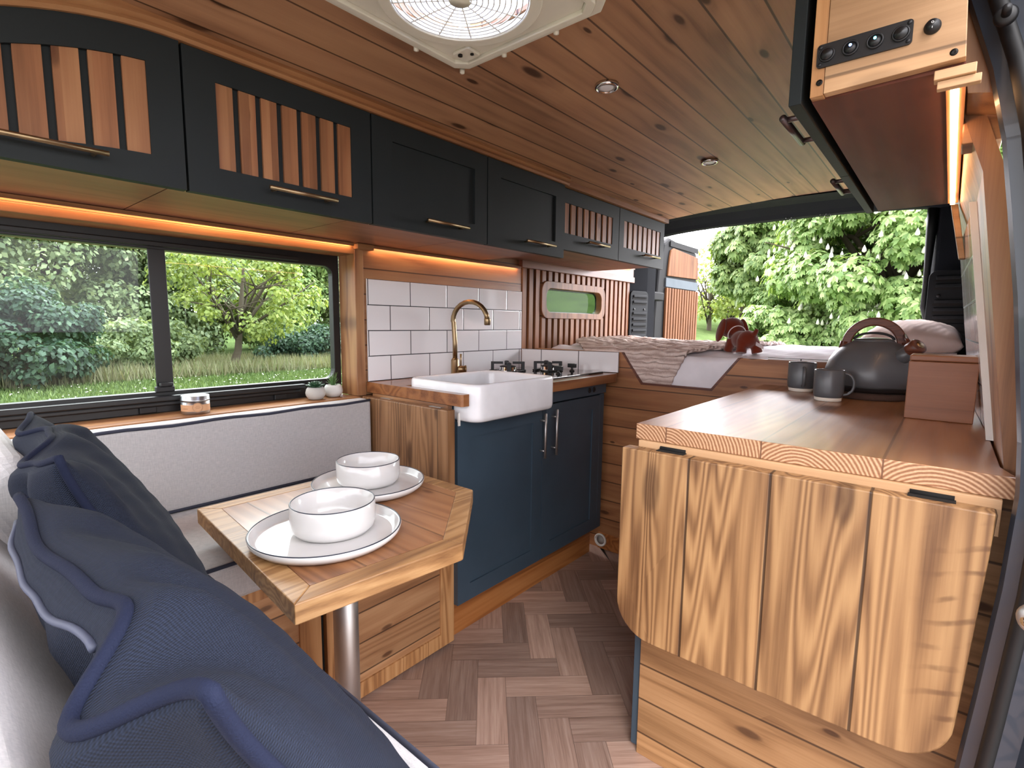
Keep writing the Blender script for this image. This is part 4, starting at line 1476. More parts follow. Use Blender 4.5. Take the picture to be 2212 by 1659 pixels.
def blanket_f(u, v):
    s = v * 1.30
    drop = 0.15
    xl = -1.60 if s > 0.35 else -1.60 + 0.30 * (1 - s / 0.35)
    xr_ = -0.960 + 0.07 * s / drop if s < drop else -0.89 + min(1.0, (s - drop) / 0.25) * 0.17
    x = xl + (xr_ - xl) * u
    if s < drop:
        z = 0.868 + s * 1.0
        y = 2.268 - 0.004 * sin(s / drop * pi)
        y += 0.004 * hn(x * 1.5, s * 4, 3)
    else:
        q = s - drop
        y = 2.268 + q * 0.9
        z = 1.034 - 0.018 * math.exp(-q * 16) + 0.012 * sin(min(1, q / 1.2) * pi)
        z += 0.008 * hn(x, s * 2.2, 1.0) + 0.006 * hn(x * 2, s * 3, 5)
        if u < 0.25:
            z += 0.018 * (1 - u / 0.25) * min(1, q / 0.2)
        if u > 0.93:
            z += 0.010 * (u - 0.93) / 0.07
    z += 0.004 * sin(s * 210 + 3 * hn(x, s, 2))
    return (x, y, z)


bb = grid_cloth(70, 260, blanket_f)
nu = 70
for fi in range(len(bb.f)):
    f = bb.f[fi]
    bb.uv[fi] = [((k % (nu + 1)) / nu * 0.7, (k // (nu + 1)) / 260 * 1.3) for k in f]
bk = solo('blanket', bb, M['blanket'], 'beige ribbed knitted blanket over the left of the bed, hanging into the notch', 'blanket')
md = bk.modifiers.new('thickness', 'SOLIDIFY'); md.thickness = 0.010; md.offset = 1


# ---- pillows and cushions
def pillow_mesh(center, ex, eu, en, Wd, Hh, T, n=56, pinch=0.06, wave=None, wr=None, p=0.42, sag=0.0):
    c, ex, eu, en = (Vector(center), Vector(ex).normalized(), Vector(eu).normalized(), Vector(en).normalized())
    mb = MB()
    uvs = []
    def pos(u, v, side):
        x = Wd / 2 * u * (1 - pinch * (1 - v * v))
        y = Hh / 2 * v * (1 - pinch * (1 - u * u))
        h = T / 2 * max(0.0, (1 - abs(u) ** 2.2) * (1 - abs(v) ** 2.2)) ** p
        h *= 1 - sag * v
        off = wave(u, v) if wave else 0.0
        if wr and side:
            h += wr(u, v, side) * min(1.0, 6 * (1 - abs(u))) * min(1.0, 6 * (1 - abs(v)))
        return c + ex * x + eu * y + en * (off + side * h)
    idx = {}
    vs = []
    for side in (1, -1):
        for j in range(n + 1):
            for i in range(n + 1):
                u, v = -1 + 2 * i / n, -1 + 2 * j / n
                edge = i in (0, n) or j in (0, n)
                key = (i, j, 0 if edge else side)
                if key not in idx:
                    idx[key] = len(vs)
                    vs.append(tuple(pos(u, v, 0 if edge else side)))
    fs, fuv = [], []
    for side in (1, -1):
        for j in range(n):
            for i in range(n):
                q = [(i, j), (i + 1, j), (i + 1, j + 1), (i, j + 1)]
                if side < 0:
                    q = q[::-1]
                fs.append(tuple(idx[(a, b, 0 if (a in (0, n) or b in (0, n)) else side)] for a, b in q))
                fuv.append([(a / n * Wd, b / n * Hh) for a, b in q])
    mb.add(vs, fs, True)
    for k, q in enumerate(fuv):
        mb.uv[k] = q
    border = [pos(-1 + 2 * i / n, 1, 0) for i in range(n + 1)] + [pos(1, 1 - 2 * j / n, 0) for j in range(1, n + 1)] + \
             [pos(1 - 2 * i / n, -1, 0) for i in range(1, n + 1)] + [pos(-1, -1 + 2 * j / n, 0) for j in range(1, n)]
    return mb, border, pos


mb, bo, _ = pillow_mesh((-0.135, 3.08, 1.090), (1, 0, 0), (0, 1, 0.05), (0, -0.05, 1), 0.37, 0.60, 0.19, wr=lambda u, v, s: 0.005 * hn(u * 0.6, v * 0.6, 4))
solo('bed_pillow', mb, M['pcase'], 'plump pinkish-white pillow at the right side of the bed', 'pillow')

# ---- plush dog
def ellipsoid(mb, c, r, rot=None, n=16):
    bm = bmesh.new()
    bmesh.ops.create_uvsphere(bm, u_segments=n * 2, v_segments=n, radius=1.0)
    Mx = (rot.to_matrix() if rot else Matrix.Identity(3))
    vs = [tuple(Vector(c) + Mx @ Vector((v.co.x * r[0], v.co.y * r[1], v.co.z * r[2]))) for v in bm.verts]
    fs = [tuple(v.index for v in f.verts) for f in bm.faces]
    bm.free()
    mb.add(vs, fs, True)


from mathutils import Euler
DX, DY, DZ = -0.662, 2.350, 1.029
# viewed from behind: faces away and a little to the left of the picture
DR = Euler((0, 0, rad(42)))


def dl(x, y, z):
    v = DR.to_matrix() @ Vector((x, y, z))
    return (DX + v.x, DY + v.y, DZ + v.z)


t = thing('plush_dog', 'russet plush toy dog with floppy ears sitting on the bed by the notch', 'soft toy', (DX, DY, DZ))
mb = MB()
ellipsoid(mb, dl(0, 0.045, 0.055), (0.036, 0.062, 0.036), DR)
ellipsoid(mb, dl(0, -0.005, 0.058), (0.038, 0.036, 0.036), DR)
ellipsoid(mb, dl(-0.012, 0.112, 0.104), (0.047, 0.045, 0.042), DR)
ellipsoid(mb, dl(-0.012, 0.155, 0.082), (0.022, 0.028, 0.020), DR)
for (x, y) in ((-0.026, -0.01), (0.030, -0.012)):
    mb.tube([dl(x * 0.75, y + 0.01, 0.055), dl(x, y, 0.03), dl(x * 1.15, y - 0.006, 0.004)], [0.022, 0.019, 0.021], 14)
for (x, y) in ((-0.028, 0.085), (0.026, 0.085)):
    mb.tube([dl(x * 0.8, y, 0.055), dl(x, y + 0.005, 0.03), dl(x * 1.15, y + 0.012, 0.004)], [0.02, 0.017, 0.019], 14)
mb.tube([dl(0.006, -0.030, 0.072), dl(0.010, -0.046, 0.088), dl(0.012, -0.050, 0.100)], [0.013, 0.009, 0.007], 12)
bo_ = part('body', mb, M['dog'], t)
md = bo_.modifiers.new('remesh', 'REMESH'); md.mode = 'VOXEL'; md.voxel_size = 0.004; md.use_smooth_shade = True
md = bo_.modifiers.new('smooth', 'SMOOTH'); md.iterations = 4; md.factor = 0.5
for sx_, rz in ((-1, 14), (1, -14)):
    e_ = MB()
    ellipsoid(e_, dl(-0.012 + sx_ * 0.050, 0.106, 0.092), (0.012, 0.030, 0.050), Euler((0, rad(sx_ * -14), rad(42))))
    part('ear', e_, M['dog'], t)
cr = MB()
Cn = Vector(dl(-0.006, 0.080, 0.077))
cr.tube([Cn + DR.to_matrix() @ Vector((0.036 * cos(a), -0.012 * sin(a) * 1.0, 0.034 * sin(a))) for a in [2 * pi * k / 28 for k in range(28)]], 0.0022, 8, closed=True)
part('collar', cr, M['wfab'], t)
lb = MB()
q0 = [dl(0.018, -0.038, 0.050), dl(0.052, -0.030, 0.032), dl(0.050, -0.034, 0.020), dl(0.014, -0.042, 0.036)]
lb.add(q0 + [tuple(Vector(p) + Vector((0, -0.0015, 0))) for p in q0], [(0, 1, 2, 3), (7, 6, 5, 4), (0, 4, 5, 1), (1, 5, 6, 2), (2, 6, 7, 3), (3, 7, 4, 0)])
part('sewn_label', lb, M['wfab'], t)
t.scale = (1.08, 1.08, 1.08)

# ================================================================== RIGHT UNIT
t = thing('base_cabinet', 'pine-ended right base cabinet with a dark blue door facing the aisle', 'base cabinet', (-0.24, 1.7, 0.0))
part('end_panel', MB().prism([(-0.552, 0.0), (0.060, 0.0), (0.085, 0.35), (0.103, 0.6), (0.112, 0.85), (0.112, 0.8765), (-0.552, 0.8765)], 1.1917, 1.1965, 'Y'), M['panelx'], t, bevel=0.001)
part('body', MB().box(-0.552, 0.02, 1.2105, 2.245, 0.0, 0.8765), M['navy'], t)
d1 = part('door', MB().box(-0.574, -0.553, 1.200, 1.72, 0.012, 0.868), M['navy'], t, bevel=0.002)
d1 = part('door', MB().box(-0.574, -0.553, 1.724, 2.24, 0.012, 0.868), M['navy'], t, bevel=0.002)

wt = [(-0.557, 1.126), (0.104, 1.126), (0.098, 1.19), (0.098, 2.262), (-0.557, 2.262)]
t = thing('worktop', 'thick glossy pine worktop holding the kettle, mugs and bread box', 'worktop', (-0.23, 1.7, 0.877))
wtb = MB().prism([(-0.557, 1.1262), (0.104, 1.1262), (0.086, 1.20), (0.084, 2.262), (-0.557, 2.262)], 0.877, 0.914)
wtb.mi[2] = 1
part('board', wtb, [M['top'], M['endg']], t, bevel=0.0015)
t = thing('drop_leaf', 'large folded-down pine leaf with rounded bottom corners, right foreground', 'drop leaf table', (-0.24, 1.1, 0.40))
lf = [(-0.569, 0.862), (-0.569, 0.49)]
lf += [(-0.569 + 0.09 - 0.09 * cos(a), 0.49 - 0.09 * sin(a)) for a in [rad(90 * k / 8) for k in range(1, 9)]]
lf += [(0.062 - 0.09 + 0.09 * sin(a), 0.49 - 0.09 * cos(a)) for a in [rad(90 * k / 8) for k in range(0, 9)]]
lf += [(0.082, 0.862)]
part('leaf', MB().prism(lf, 1.080, 1.116, 'Y'), M['leaf'], t, bevel=0.003)
part('batten', MB().box(-0.545, 0.088, 1.117, 1.1915, 0.815, 0.8765), M['pale'], t, bevel=0.001)
for x in (-0.46, 0.0):
    part('hinge', MB().box(x - 0.032, x + 0.032, 1.098, 1.118, 0.8615, 0.8635).tube([(x - 0.03, 1.117, 0.866), (x + 0.03, 1.117, 0.866)], 0.0045, 8), M['gap'], t)
WTZ = 0.914


def mug(x, y, rot, label, k=1.0):
    q = thing('mug', label, 'mug', (x, y, WTZ), 'grey mugs on the worktop')
    r, h = 0.0455 * k, 0.106 * k
    part('cup', MB().lathe([(r * 0.90, WTZ + 0.012), (r * 0.96, WTZ + 0.018), (r, WTZ + 0.03), (r, WTZ + h - 0.002), (r - 0.0015, WTZ + h), (r - 0.0035, WTZ + h - 0.001), (r - 0.005, WTZ + 0.02), (0, WTZ + 0.014)], (x, y, 0), n=48), M['mug'], q)
    part('foot', MB().lathe([(r * 0.84, WTZ + 0.0003), (r * 0.88, WTZ + 0.002), (r * 0.905, WTZ + 0.0125), (0.0, WTZ + 0.0128)], (x, y, 0), n=48), M['unglaz'], q)
    pts = []
    for k in range(13):
        a = rad(100 - 200 * k / 12)
        d_ = r - 0.004 + 0.029 * max(0, cos(a)) ** 0.8 if abs(a) < pi / 2 else r - 0.006
        pts.append((x + cos(rot) * d_, y + sin(rot) * d_, WTZ + 0.056 + 0.034 * sin(a)))
    part('handle', MB().tube(pts, 0.0055, 10, flat=0.75), M['mug'], q)


mug(-0.400, 2.118, rad(-72), 'grey mug with white base, left of the pair, handle towards us')
mug(-0.281, 1.905, rad(2), 'grey mug with white base, right of the pair, in front of the kettle', 0.94)

KX, KY = -0.192, 2.108
t = thing('trivet', 'round wood-slice trivet with bark edge under the kettle', 'trivet', (KX, KY, WTZ))
part('bark_edge', MB().lathe([(0.112, WTZ + 0.0003), (0.116, WTZ + 0.006), (0.115, WTZ + 0.018), (0.110, WTZ + 0.0225)], (KX, KY, 0), n=48), M['bark'], t)
part('slice', MB().lathe([(0.1105, WTZ + 0.0222), (0.05, WTZ + 0.0235), (0.0, WTZ + 0.0235)], (KX, KY, 0), n=48), M['pale'], t)
KZ = WTZ + 0.024
t = thing('kettle', 'grey stove-top kettle with an arched wooden handle', 'kettle', (KX, KY, KZ))
prof = [(0.088, KZ), (0.100, KZ + 0.004), (0.108, KZ + 0.014), (0.112, KZ + 0.028), (0.1135, KZ + 0.042), (0.111, KZ + 0.062), (0.104, KZ + 0.086), (0.091, KZ + 0.110), (0.071, KZ + 0.130), (0.052, KZ + 0.140), (0.050, KZ + 0.142), (0.0, KZ + 0.148)]
part('body', MB().lathe(prof, (KX, KY, 0), n=64), M['mug'], t)
part('base_band', MB().lathe([(0.0885, KZ - 0.0004), (0.1012, KZ + 0.0035), (0.1095, KZ + 0.014), (0.1098, KZ + 0.017), (0.1085, KZ + 0.018)], (KX, KY, 0), n=64), M['iron'], t)
hp = MB()
ku = Vector((0.985, 0.17, 0)).normalized()
kn_ = Vector((-ku.y, ku.x, 0))
kc = Vector((KX, KY, KZ + 0.128))
sect = []
N_ = 28
for k in range(N_ + 1):
    a = pi * k / N_
    ro, ri = 0.076, 0.053
    for (rr_, hw) in ((ro, 0.012), (ro, -0.012), (ri, -0.012), (ri, 0.012)):
        zsc = 1.02 if rr_ == ro else 1.0
        sect.append(tuple(kc + ku * (rr_ * cos(a)) + kn_ * hw + Vector((0, 0, rr_ * sin(a) * zsc * (1.10 if rr_ == ri else 1.06)))))
fs = []
for k in range(N_):
    for m_ in range(4):
        l = (m_ + 1) % 4
        fs.append((k * 4 + m_, k * 4 + l, k * 4 + 4 + l, k * 4 + 4 + m_))
fs += [(3, 2, 1, 0), (N_ * 4, N_ * 4 + 1, N_ * 4 + 2, N_ * 4 + 3)]
hp.add(sect, fs)
part('handle', hp, M['handlew'], t, bevel=0.004, seg=3)
part('lid', MB().lathe([(0.050, KZ + 0.141), (0.046, KZ + 0.147), (0.030, KZ + 0.151), (0.0, KZ + 0.153)], (KX, KY, 0), n=40), M['mug'], t)
part('lid_arch', MB().tube([tuple(kc + ku * (0.046 * cos(a)) + Vector((0, 0, 0.018 + 0.020 * sin(a)))) for a in [pi * k / 14 for k in range(15)]], 0.0035, 8), M['iron'], t)
s0 = kc + ku * 0.066 + Vector((0.0, -0.055, -0.052))
sd = Vector((0.62, -0.46, 0.62)).normalized()
s0 = Vector((KX + 0.058, KY - 0.05, KZ + 0.090))
sp_ = MB().tube([tuple(s0), tuple(s0 + sd * 0.05)], [0.021, 0.018], 24)
part('spout', sp_, M['mug'], t)
sc_ = MB().tube([tuple(s0 + sd * 0.046), tuple(s0 + sd * 0.050), tuple(s0 + sd * 0.072), tuple(s0 + sd * 0.076)], [0.018, 0.021, 0.021, 0.017], 28)
sc = part('spout_whistle', sc_, M['handlew'], t)
part('whistle_hole', MB().tube([tuple(s0 + sd * 0.0755), tuple(s0 + sd * 0.0775)], 0.010, 20), M['brass'], sc)
part('whistle_arm', MB().tube([tuple(s0 + sd * 0.06 + Vector((-0.012, 0.0, 0.012))), tuple(kc + ku * 0.068 + Vector((0, -0.006, 0.032)))], 0.005, 10), M['handlew'], sc)
part('handle_bracket', MB().tube([tuple(kc + ku * 0.070 + Vector((0, 0, -0.012))), tuple(kc + ku * 0.066 + Vector((0, 0, 0.012)))], 0.013, 14), M['handlew'], t)
part('handle_bracket', MB().tube([tuple(kc - ku * 0.070 + Vector((0, 0, -0.016))), tuple(kc - ku * 0.066 + Vector((0, 0, 0.012)))], 0.013, 14), M['handlew'], t)

t = [o for o in COL.objects if o.name.startswith('kettle')][0]
t.scale = (1.20, 1.20, 1.16)
t = thing('bread_box', 'plain wooden box with a lid against the right wall on the worktop', 'wooden box', (0.003, 1.745, WTZ))
part('box', MB().box(-0.074, 0.063, 1.685, 1.80, WTZ + 0.0003, WTZ + 0.150), M['box'], t, bevel=0.002)
part('lid', MB().box(-0.073, 0.062, 1.684, 1.801, WTZ + 0.151, WTZ + 0.166), M['box'], t, bevel=0.003)

# ================================================================== LOUNGE
# ---- left bench
t = thing('bench', 'pine storage bench along the window wall with boarded locker doors', 'bench', (-1.5, 0.4, 0.0))
part('carcass', MB().box(-1.73, -1.292, -0.55, 1.192, 0.0, 0.50), M['benchZ'], t)
def framed(y0, y1, z0, z1, parent, nm):
    f = MB().box(-1.292, -1.270, y1 - 0.062, y1, z0, z1).box(-1.292, -1.270, y0, y0 + 0.03, z0, z1)
    f.box(-1.292, -1.270, y0 + 0.03, y1 - 0.062, z0, z0 + 0.05).box(-1.292, -1.270, y0 + 0.03, y1 - 0.062, z1 - 0.05, z1)
    p_ = part(nm, f, M['benchZ'], parent, bevel=0.001)
    part('panel', MB().box(-1.292, -1.276, y0 + 0.03, y1 - 0.062, z0 + 0.05, z1 - 0.05), M['bench'], p_)
framed(0.706, 1.196, 0.012, 0.498, t, 'door')
framed(0.15, 0.690, 0.012, 0.498, t, 'door')
part('gap_strip', MB().box(-1.292, -1.288, 0.690, 0.706, 0.012, 0.498), M['gap'], t)
# ---- front bench (nearest the camera)
t = thing('bench', 'low bench base under the near seat cushion', 'bench', (-0.74, 0.05, 0.0))
part('carcass', MB().box(-1.26, -0.26, -0.30, 0.36, 0.0, 0.50), M['bench'], t)


def cushion(name, label, x0, x1, y0, y1, z0, z1, pipes, bev=0.022):
    q = thing(name, label, 'cushion', ((x0 + x1) / 2, (y0 + y1) / 2, z0))
    mb = MB()
    mb.box(x0, x1, y0, y1, z0, z1)
    part('cover', mb, M['linen'], q, bevel=bev, seg=4)
    for pth in pipes:
        part('piping', MB().tube(pth, 0.0048, 8), M['piping'], q)
    return q


b = 0.006
cushion('seat_cushion', 'light grey seat cushion on the window bench behind the table', -1.73, -1.205, 0.36, 1.120, 0.502, 0.600,
        [[(-1.205 - b, 0.37, 0.600 - b), (-1.205 - b, 1.11, 0.600 - b)], [(-1.60, 1.114, 0.594), (-1.215, 1.114, 0.594)]])
xf = -1.640
wv = [(xf - 0.002, -0.5 + 1.617 * k / 30, 0.855 + 0.0022 * sin(k * 1.3)) for k in range(31)]
cushion('back_cushion', 'long light grey back cushion with dark piping below the big window', -1.712, xf, -0.55, 1.124, 0.601, 0.860,
        [wv, [(xf - 0.002, -0.5, 0.607), (xf - 0.002, 1.117, 0.607)]], 0.016)
cushion('seat_cushion', 'light grey near seat cushion with dark piped front edge beside the aisle', -1.20, -0.27, -0.12, 0.392, 0.502, 0.600,
        [[(-1.19, 0.386, 0.594), (-0.30, 0.386, 0.594), (-0.276, 0.36, 0.594), (-0.276, -0.1, 0.594)]], 0.024)


# reclined backrest cushions of the near seat
def recline(label, x0, x1, ytop, ztop_, ybot, zbot, th):
    q = thing('back_cushion', label, 'cushion', ((x0 + x1) / 2, (ytop + ybot) / 2 - 0.05, zbot))
    d_ = Vector((0, ytop - ybot, ztop_ - zbot)).normalized()
    n_ = Vector((0, d_.z, -d_.y))
    A = Vector((0, ybot, zbot)); B = Vector((0, ytop, ztop_))
    pr_ = [A, B, B - n_ * th, A - n_ * th]
    mb = MB().prism([(p.y, p.z) for p in pr_], x0, x1, 'X')
    part('cover', mb, M['linen'], q, bevel=0.04, seg=6)
    return q


recline('light grey backrest cushion behind the far navy cushion at the left edge', -1.62, -1.10, 0.105, 0.945, 0.265, 0.605, 0.10)
recline('light grey backrest cushion behind the near navy cushion, bottom left corner', -1.09, -0.30, 0.005, 0.930, 0.200, 0.605, 0.10)


def throw(label, center, W_, H_, T_, lean, wave, wr, zip_=None, yaw=0.0, roll=0.0):
    q = thing('throw_cushion', label, 'cushion', (center[0], center[1], center[2] - H_ / 2 * cos(lean)), 'navy throw cushions')
    Rz = Matrix.Rotation(yaw, 3, 'Z')
    ex = Rz @ Vector((1, 0, 0))
    eu = Rz @ Vector((0, -sin(lean), cos(lean)))
    en = Rz @ Vector((0, cos(lean), sin(lean)))
    if roll:
        Rr = Matrix.Rotation(roll, 3, en)
        ex, eu = Rr @ ex, Rr @ eu
    mb, bo, pos = pillow_mesh(center, ex, eu, en, W_, H_, T_, 72, 0.07, wave, wr, 0.40)
    part('cover', mb, M['navyw'], q, label=None)
    pm = MB().tube(bo, 0.0052, 10, closed=True)
    part('piping', pm, M['navyp'], q)
    if zip_:
        zs = MB().tube([pos(u, zip_[2] + zip_[3] * sin(u * 9), -1) - en * 0.002 for u in np.linspace(zip_[0], zip_[1], 26)], 0.0030, 8)
        part('zip', zs, M['zip'], q)
    return q


M['navyp'] = plain('navy_piping', '#10162a', 0.85, bump=0.6, bscale=700, spec=0.2)
M['zip'] = plain('zip_tape', '#3d4254', 0.6)


def wrk(seed, amp):
    def f(u, v, s):
        top = math.exp(-(1 - v) * 2.2)
        return amp * top * (sin(u * 9.5 + seed + v * 1.5) * 0.8 + 0.5 * sin(u * 17 + v * 6 + seed * 2)) + amp * 0.25 * hn(u * 0.5, v * 0.5, seed)
    return f


def wavA(u, v):
    return math.exp(-(1 - v) * 3.0) * (0.020 * sin(u * 5.5 + 2.2) + 0.006 * sin(u * 13))


def gs_(t):
    return math.exp(-t * t)


def wavC(u, v):
    return math.exp(-(1 - v) * 3.2) * (0.014 * gs_((u - 0.40) / 0.16) - 0.040 * gs_((u - 0.66) / 0.17) + 0.02 * gs_((u - 1.0) / 0.2) - 0.012 * gs_((u + 0.45) / 0.3))


throw('plump navy woven cushion nearest the camera, with a zip along its edge', (-0.515, 0.183, 0.785), 0.50, 0.41, 0.125, rad(34), wavC, wrk(1.0, 0.012), (-0.90, 0.36, 0.95, 0.004))
throw('navy woven cushion in the corner below the window, behind the near one', (-1.060, 0.218, 0.795), 0.50, 0.40, 0.12, rad(30), wavA, wrk(4.0, 0.014), None, rad(-6))

# ---- table
t = thing('dining_table', 'small brown pedestal table with cut corner set with plates and bowls', 'table', (-1.08, 0.652, 0.0))
TZ = 0.69
TP = [(-1.372, 0.432), (-0.778, 0.377), (-0.742, 0.725), (-0.972, 0.988), (-1.372, 0.988)]
cen = Vector((sum(p[0] for p in TP) / 5, sum(p[1] for p in TP) / 5))
def inset(poly, d):
    n = len(poly)
    out = []
    for i in range(n):
        p0, p1, p2 = Vector(poly[i - 1]), Vector(poly[i]), Vector(poly[(i + 1) % n])
        e1, e2 = (p1 - p0).normalized(), (p2 - p1).normalized()
        n1, n2 = Vector((-e1.y, e1.x)), Vector((-e2.y, e2.x))
        b_ = (n1 + n2) / (1 + n1.dot(n2))
        out.append(tuple(p1 + b_ * d))
    return out
TI = inset(TP, 0.045)
part('top', MB().prism(TI, TZ - 0.036, TZ - 0.0006), M['table'], t)
for i in range(5):
    j = (i + 1) % 5
    mm = M['tabedge'] if abs(TP[i][0] - TP[j][0]) < abs(TP[i][1] - TP[j][1]) else M['trimX']
    part('edge_strip', MB().prism([TP[i], TP[j], TI[j], TI[i]], TZ - 0.038, TZ), M['tabedge'], t, bevel=0.0025)
part('pole', MB().lathe([(0.030, 0.004), (0.030, TZ - 0.042)], (-1.08, 0.652, 0), n=40), M['steel'], t)
part('floor_flange', MB().lathe([(0.085, 0.0), (0.085, 0.005), (0.035, 0.010), (0.031, 0.010)], (-1.08, 0.652, 0), n=40), M['steel'], t)
part('top_flange', MB().lathe([(0.031, TZ - 0.060), (0.085, TZ - 0.047), (0.085, TZ - 0.0385)], (-1.08, 0.652, 0), n=40), M['steel'], t)


def plate(x, y, r, label):
    q = thing('plate', label, 'plate', (x, y, TZ), 'plates on the table')
    z = TZ + 0.0005
    part('dish', MB().lathe([(r * 0.80, z), (r * 0.93, z + 0.004), (r * 0.985, z + 0.013), (r, z + 0.0225), (r - 0.003, z + 0.0235), (r - 0.006, z + 0.0215), (r * 0.93, z + 0.0095), (r * 0.86, z + 0.0062), (0, z + 0.0055)], (x, y, 0), n=72), M['plate'], q)
    part('rim_line', MB().tube([(x + (r - 0.0022) * cos(a), y + (r - 0.0022) * sin(a), z + 0.0236) for a in [2 * pi * k / 96 for k in range(96)]], 0.0013, 6, closed=True), M['rim'], q)
    return z + 0.0055


def bowl(x, y, z, r, h, label):
    q = thing('bowl', label, 'bowl', (x, y, z), 'bowls on the plates')
    z += 0.0006
    part('dish', MB().lathe([(r * 0.78, z), (r * 0.90, z + 0.003), (r * 0.975, z + 0.012), (r, z + 0.024), (r, z + h - 0.001), (r - 0.002, z + h), (r - 0.004, z + h - 0.001), (r - 0.0055, z + 0.026), (r * 0.88, z + 0.009), (r * 0.78, z + 0.006), (0, z + 0.005)], (x, y, 0), n=72), M['plate'], q)
    part('rim_line', MB().tube([(x + (r - 0.0018) * cos(a), y + (r - 0.0018) * sin(a), z + h) for a in [2 * pi * k / 96 for k in range(96)]], 0.0013, 6, closed=True), M['rim'], q)


zp = plate(-0.985, 0.556, 0.156, 'white blue-rimmed plate at the front of the table')
bowl(-0.996, 0.578, zp, 0.089, 0.066, 'white blue-rimmed bowl on the front plate')
zp = plate(-1.200, 0.808, 0.152, 'white blue-rimmed plate at the far end of the table')
bowl(-1.226, 0.824, zp, 0.087, 0.066, 'white blue-rimmed bowl on the far plate')

# ---- things on the window sill
SZ = 0.862
x, y = -1.765, 0.570
t = thing('candle_tin', 'round metal candle tin with kraft label on the window sill', 'candle tin', (x, y, SZ))
part('tin', MB().lathe([(0.037, SZ + 0.0003), (0.0385, SZ + 0.002), (0.0385, SZ + 0.042)], (x, y, 0), n=48), M['tin'], t)
part('lid', MB().lathe([(0.0395, SZ + 0.040), (0.0395, SZ + 0.044), (0.0385, SZ + 0.045), (0.0385, SZ + 0.055), (0.037, SZ + 0.0565), (0.034, SZ + 0.0555), (0.0, SZ + 0.0555)], (x, y, 0), n=48), M['tin'], t)
lbm = MB()
vs, fs = [], []
for k in range(33):
    a = rad(-115 + 200 * k / 32)
    for zz in (SZ + 0.010, SZ + 0.030):
        vs.append((x + 0.0389 * cos(a), y + 0.0389 * sin(a), zz))
fs = [(2 * k, 2 * k + 2, 2 * k + 3, 2 * k + 1) for k in range(32)]
lbm.add(vs, fs, True)
lb1 = part('label', lbm, M['paper'], t, fixn=False)
disc = MB()
vs = [(x + 0.0392 * cos(rad(0)), y + 0.0392 * sin(rad(0)), SZ + 0.022)]
for k in range(28):
    a = 2 * pi * k / 28
    th = 0.0145 / 0.039 * cos(a) - rad(10)
    vs.append((x + 0.0393 * cos(th), y + 0.0393 * sin(th), SZ + 0.022 + 0.0145 * sin(a)))
vs[0] = (x + 0.0393 * cos(-rad(10)), y + 0.0393 * sin(-rad(10)), SZ + 0.022)
disc.add(vs, [(0, 1 + k, 1 + (k + 1) % 28) for k in range(28)], True)
part('round_sticker', disc, M['paper'], t, fixn=False)
rim_ = MB().tube([(x + 0.0395 * cos(0.0130 / 0.039 * cos(a) - rad(10)), y + 0.0395 * sin(0.0130 / 0.039 * cos(a) - rad(10)), SZ + 0.022 + 0.0130 * sin(a)) for a in [2 * pi * k / 28 for k in range(28)]], 0.0003, 5, closed=True)
for zz in (0.026, 0.0225, 0.019):
    hw = 0.2 if zz == 0.0225 else 0.13
    rim_.tube([(x + 0.0395 * cos(th - rad(10)), y + 0.0395 * sin(th - rad(10)), SZ + zz) for th in np.linspace(-hw, hw, 9)], 0.0004, 5)
for zz in (0.0185,):
    rim_.tube([(x + 0.0392 * cos(th), y + 0.0392 * sin(th), SZ + zz) for th in np.linspace(rad(-75), rad(-48), 7)], 0.0006, 5)
part('printed_lines', rim_, M['paperd'], t)


def pot_plant(x, y, mat, kind, label):
    q = thing('potted_succulent', label, 'potted plant', (x, y, SZ))
    part('pot', MB().lathe([(0.018, SZ + 0.0003), (0.026, SZ + 0.004), (0.034, SZ + 0.016), (0.0355, SZ + 0.026), (0.032, SZ + 0.039), (0.027, SZ + 0.046), (0.025, SZ + 0.0465), (0.023, SZ + 0.044), (0.022, SZ + 0.036), (0.0, SZ + 0.036)], (x, y, 0), n=40), mat, q)
    rnd = random.Random(kind)
    lf_ = MB()
    if kind == 1:
        for ring, (nl_, tilt, ln) in enumerate(((9, 15, 0.036), (8, 38, 0.032), (6, 62, 0.026), (3, 80, 0.018))):
            for k in range(nl_):
                a = 2 * pi * k / nl_ + ring * 0.4
                tl = rad(tilt + rnd.uniform(-6, 6))
                d_ = Vector((cos(a) * cos(tl), sin(a) * cos(tl), sin(tl)))
                p0 = Vector((x, y, SZ + 0.044))
                sdv = Vector((-sin(a), cos(a), 0))
                up = d_.cross(sdv).normalized()
                P_ = []
                for s_, w_ in ((0.15, 0.004), (0.5, 0.009), (0.8, 0.010), (1.0, 0.001)):
                    c_ = p0 + d_ * ln * s_
                    P_ += [c_ - sdv * w_, c_ + up * -0.002, c_ + sdv * w_, c_ + up * 0.0025]
                fs_ = []
                for i in range(3):
                    for m in range(4):
                        l = (m + 1) % 4
                        fs_.append((i * 4 + m, i * 4 + l, i * 4 + 4 + l, i * 4 + 4 + m))
                lf_.add([tuple(p) for p in P_], fs_, True)
        part('leaves', lf_, M['plant'], q, fixn=False)
    else:
        for k in range(26):
            a = 2 * pi * k / 26 * 3.1
            tl = rad(rnd.uniform(28, 85))
            ln = rnd.uniform(0.035, 0.062)
            d_ = Vector((cos(a) * cos(tl), sin(a) * cos(tl), sin(tl)))
            p0 = Vector((x, y, SZ + 0.040))
            pts_ = [p0, p0 + d_ * ln * 0.5, p0 + d_ * ln + Vector((0, 0, -0.008 * cos(tl)))]
            lf_.tube(pts_, [0.0028, 0.0024, 0.0004], 6, flat=0.5)
        part('leaves', lf_, M['plant2'], q, fixn=False)


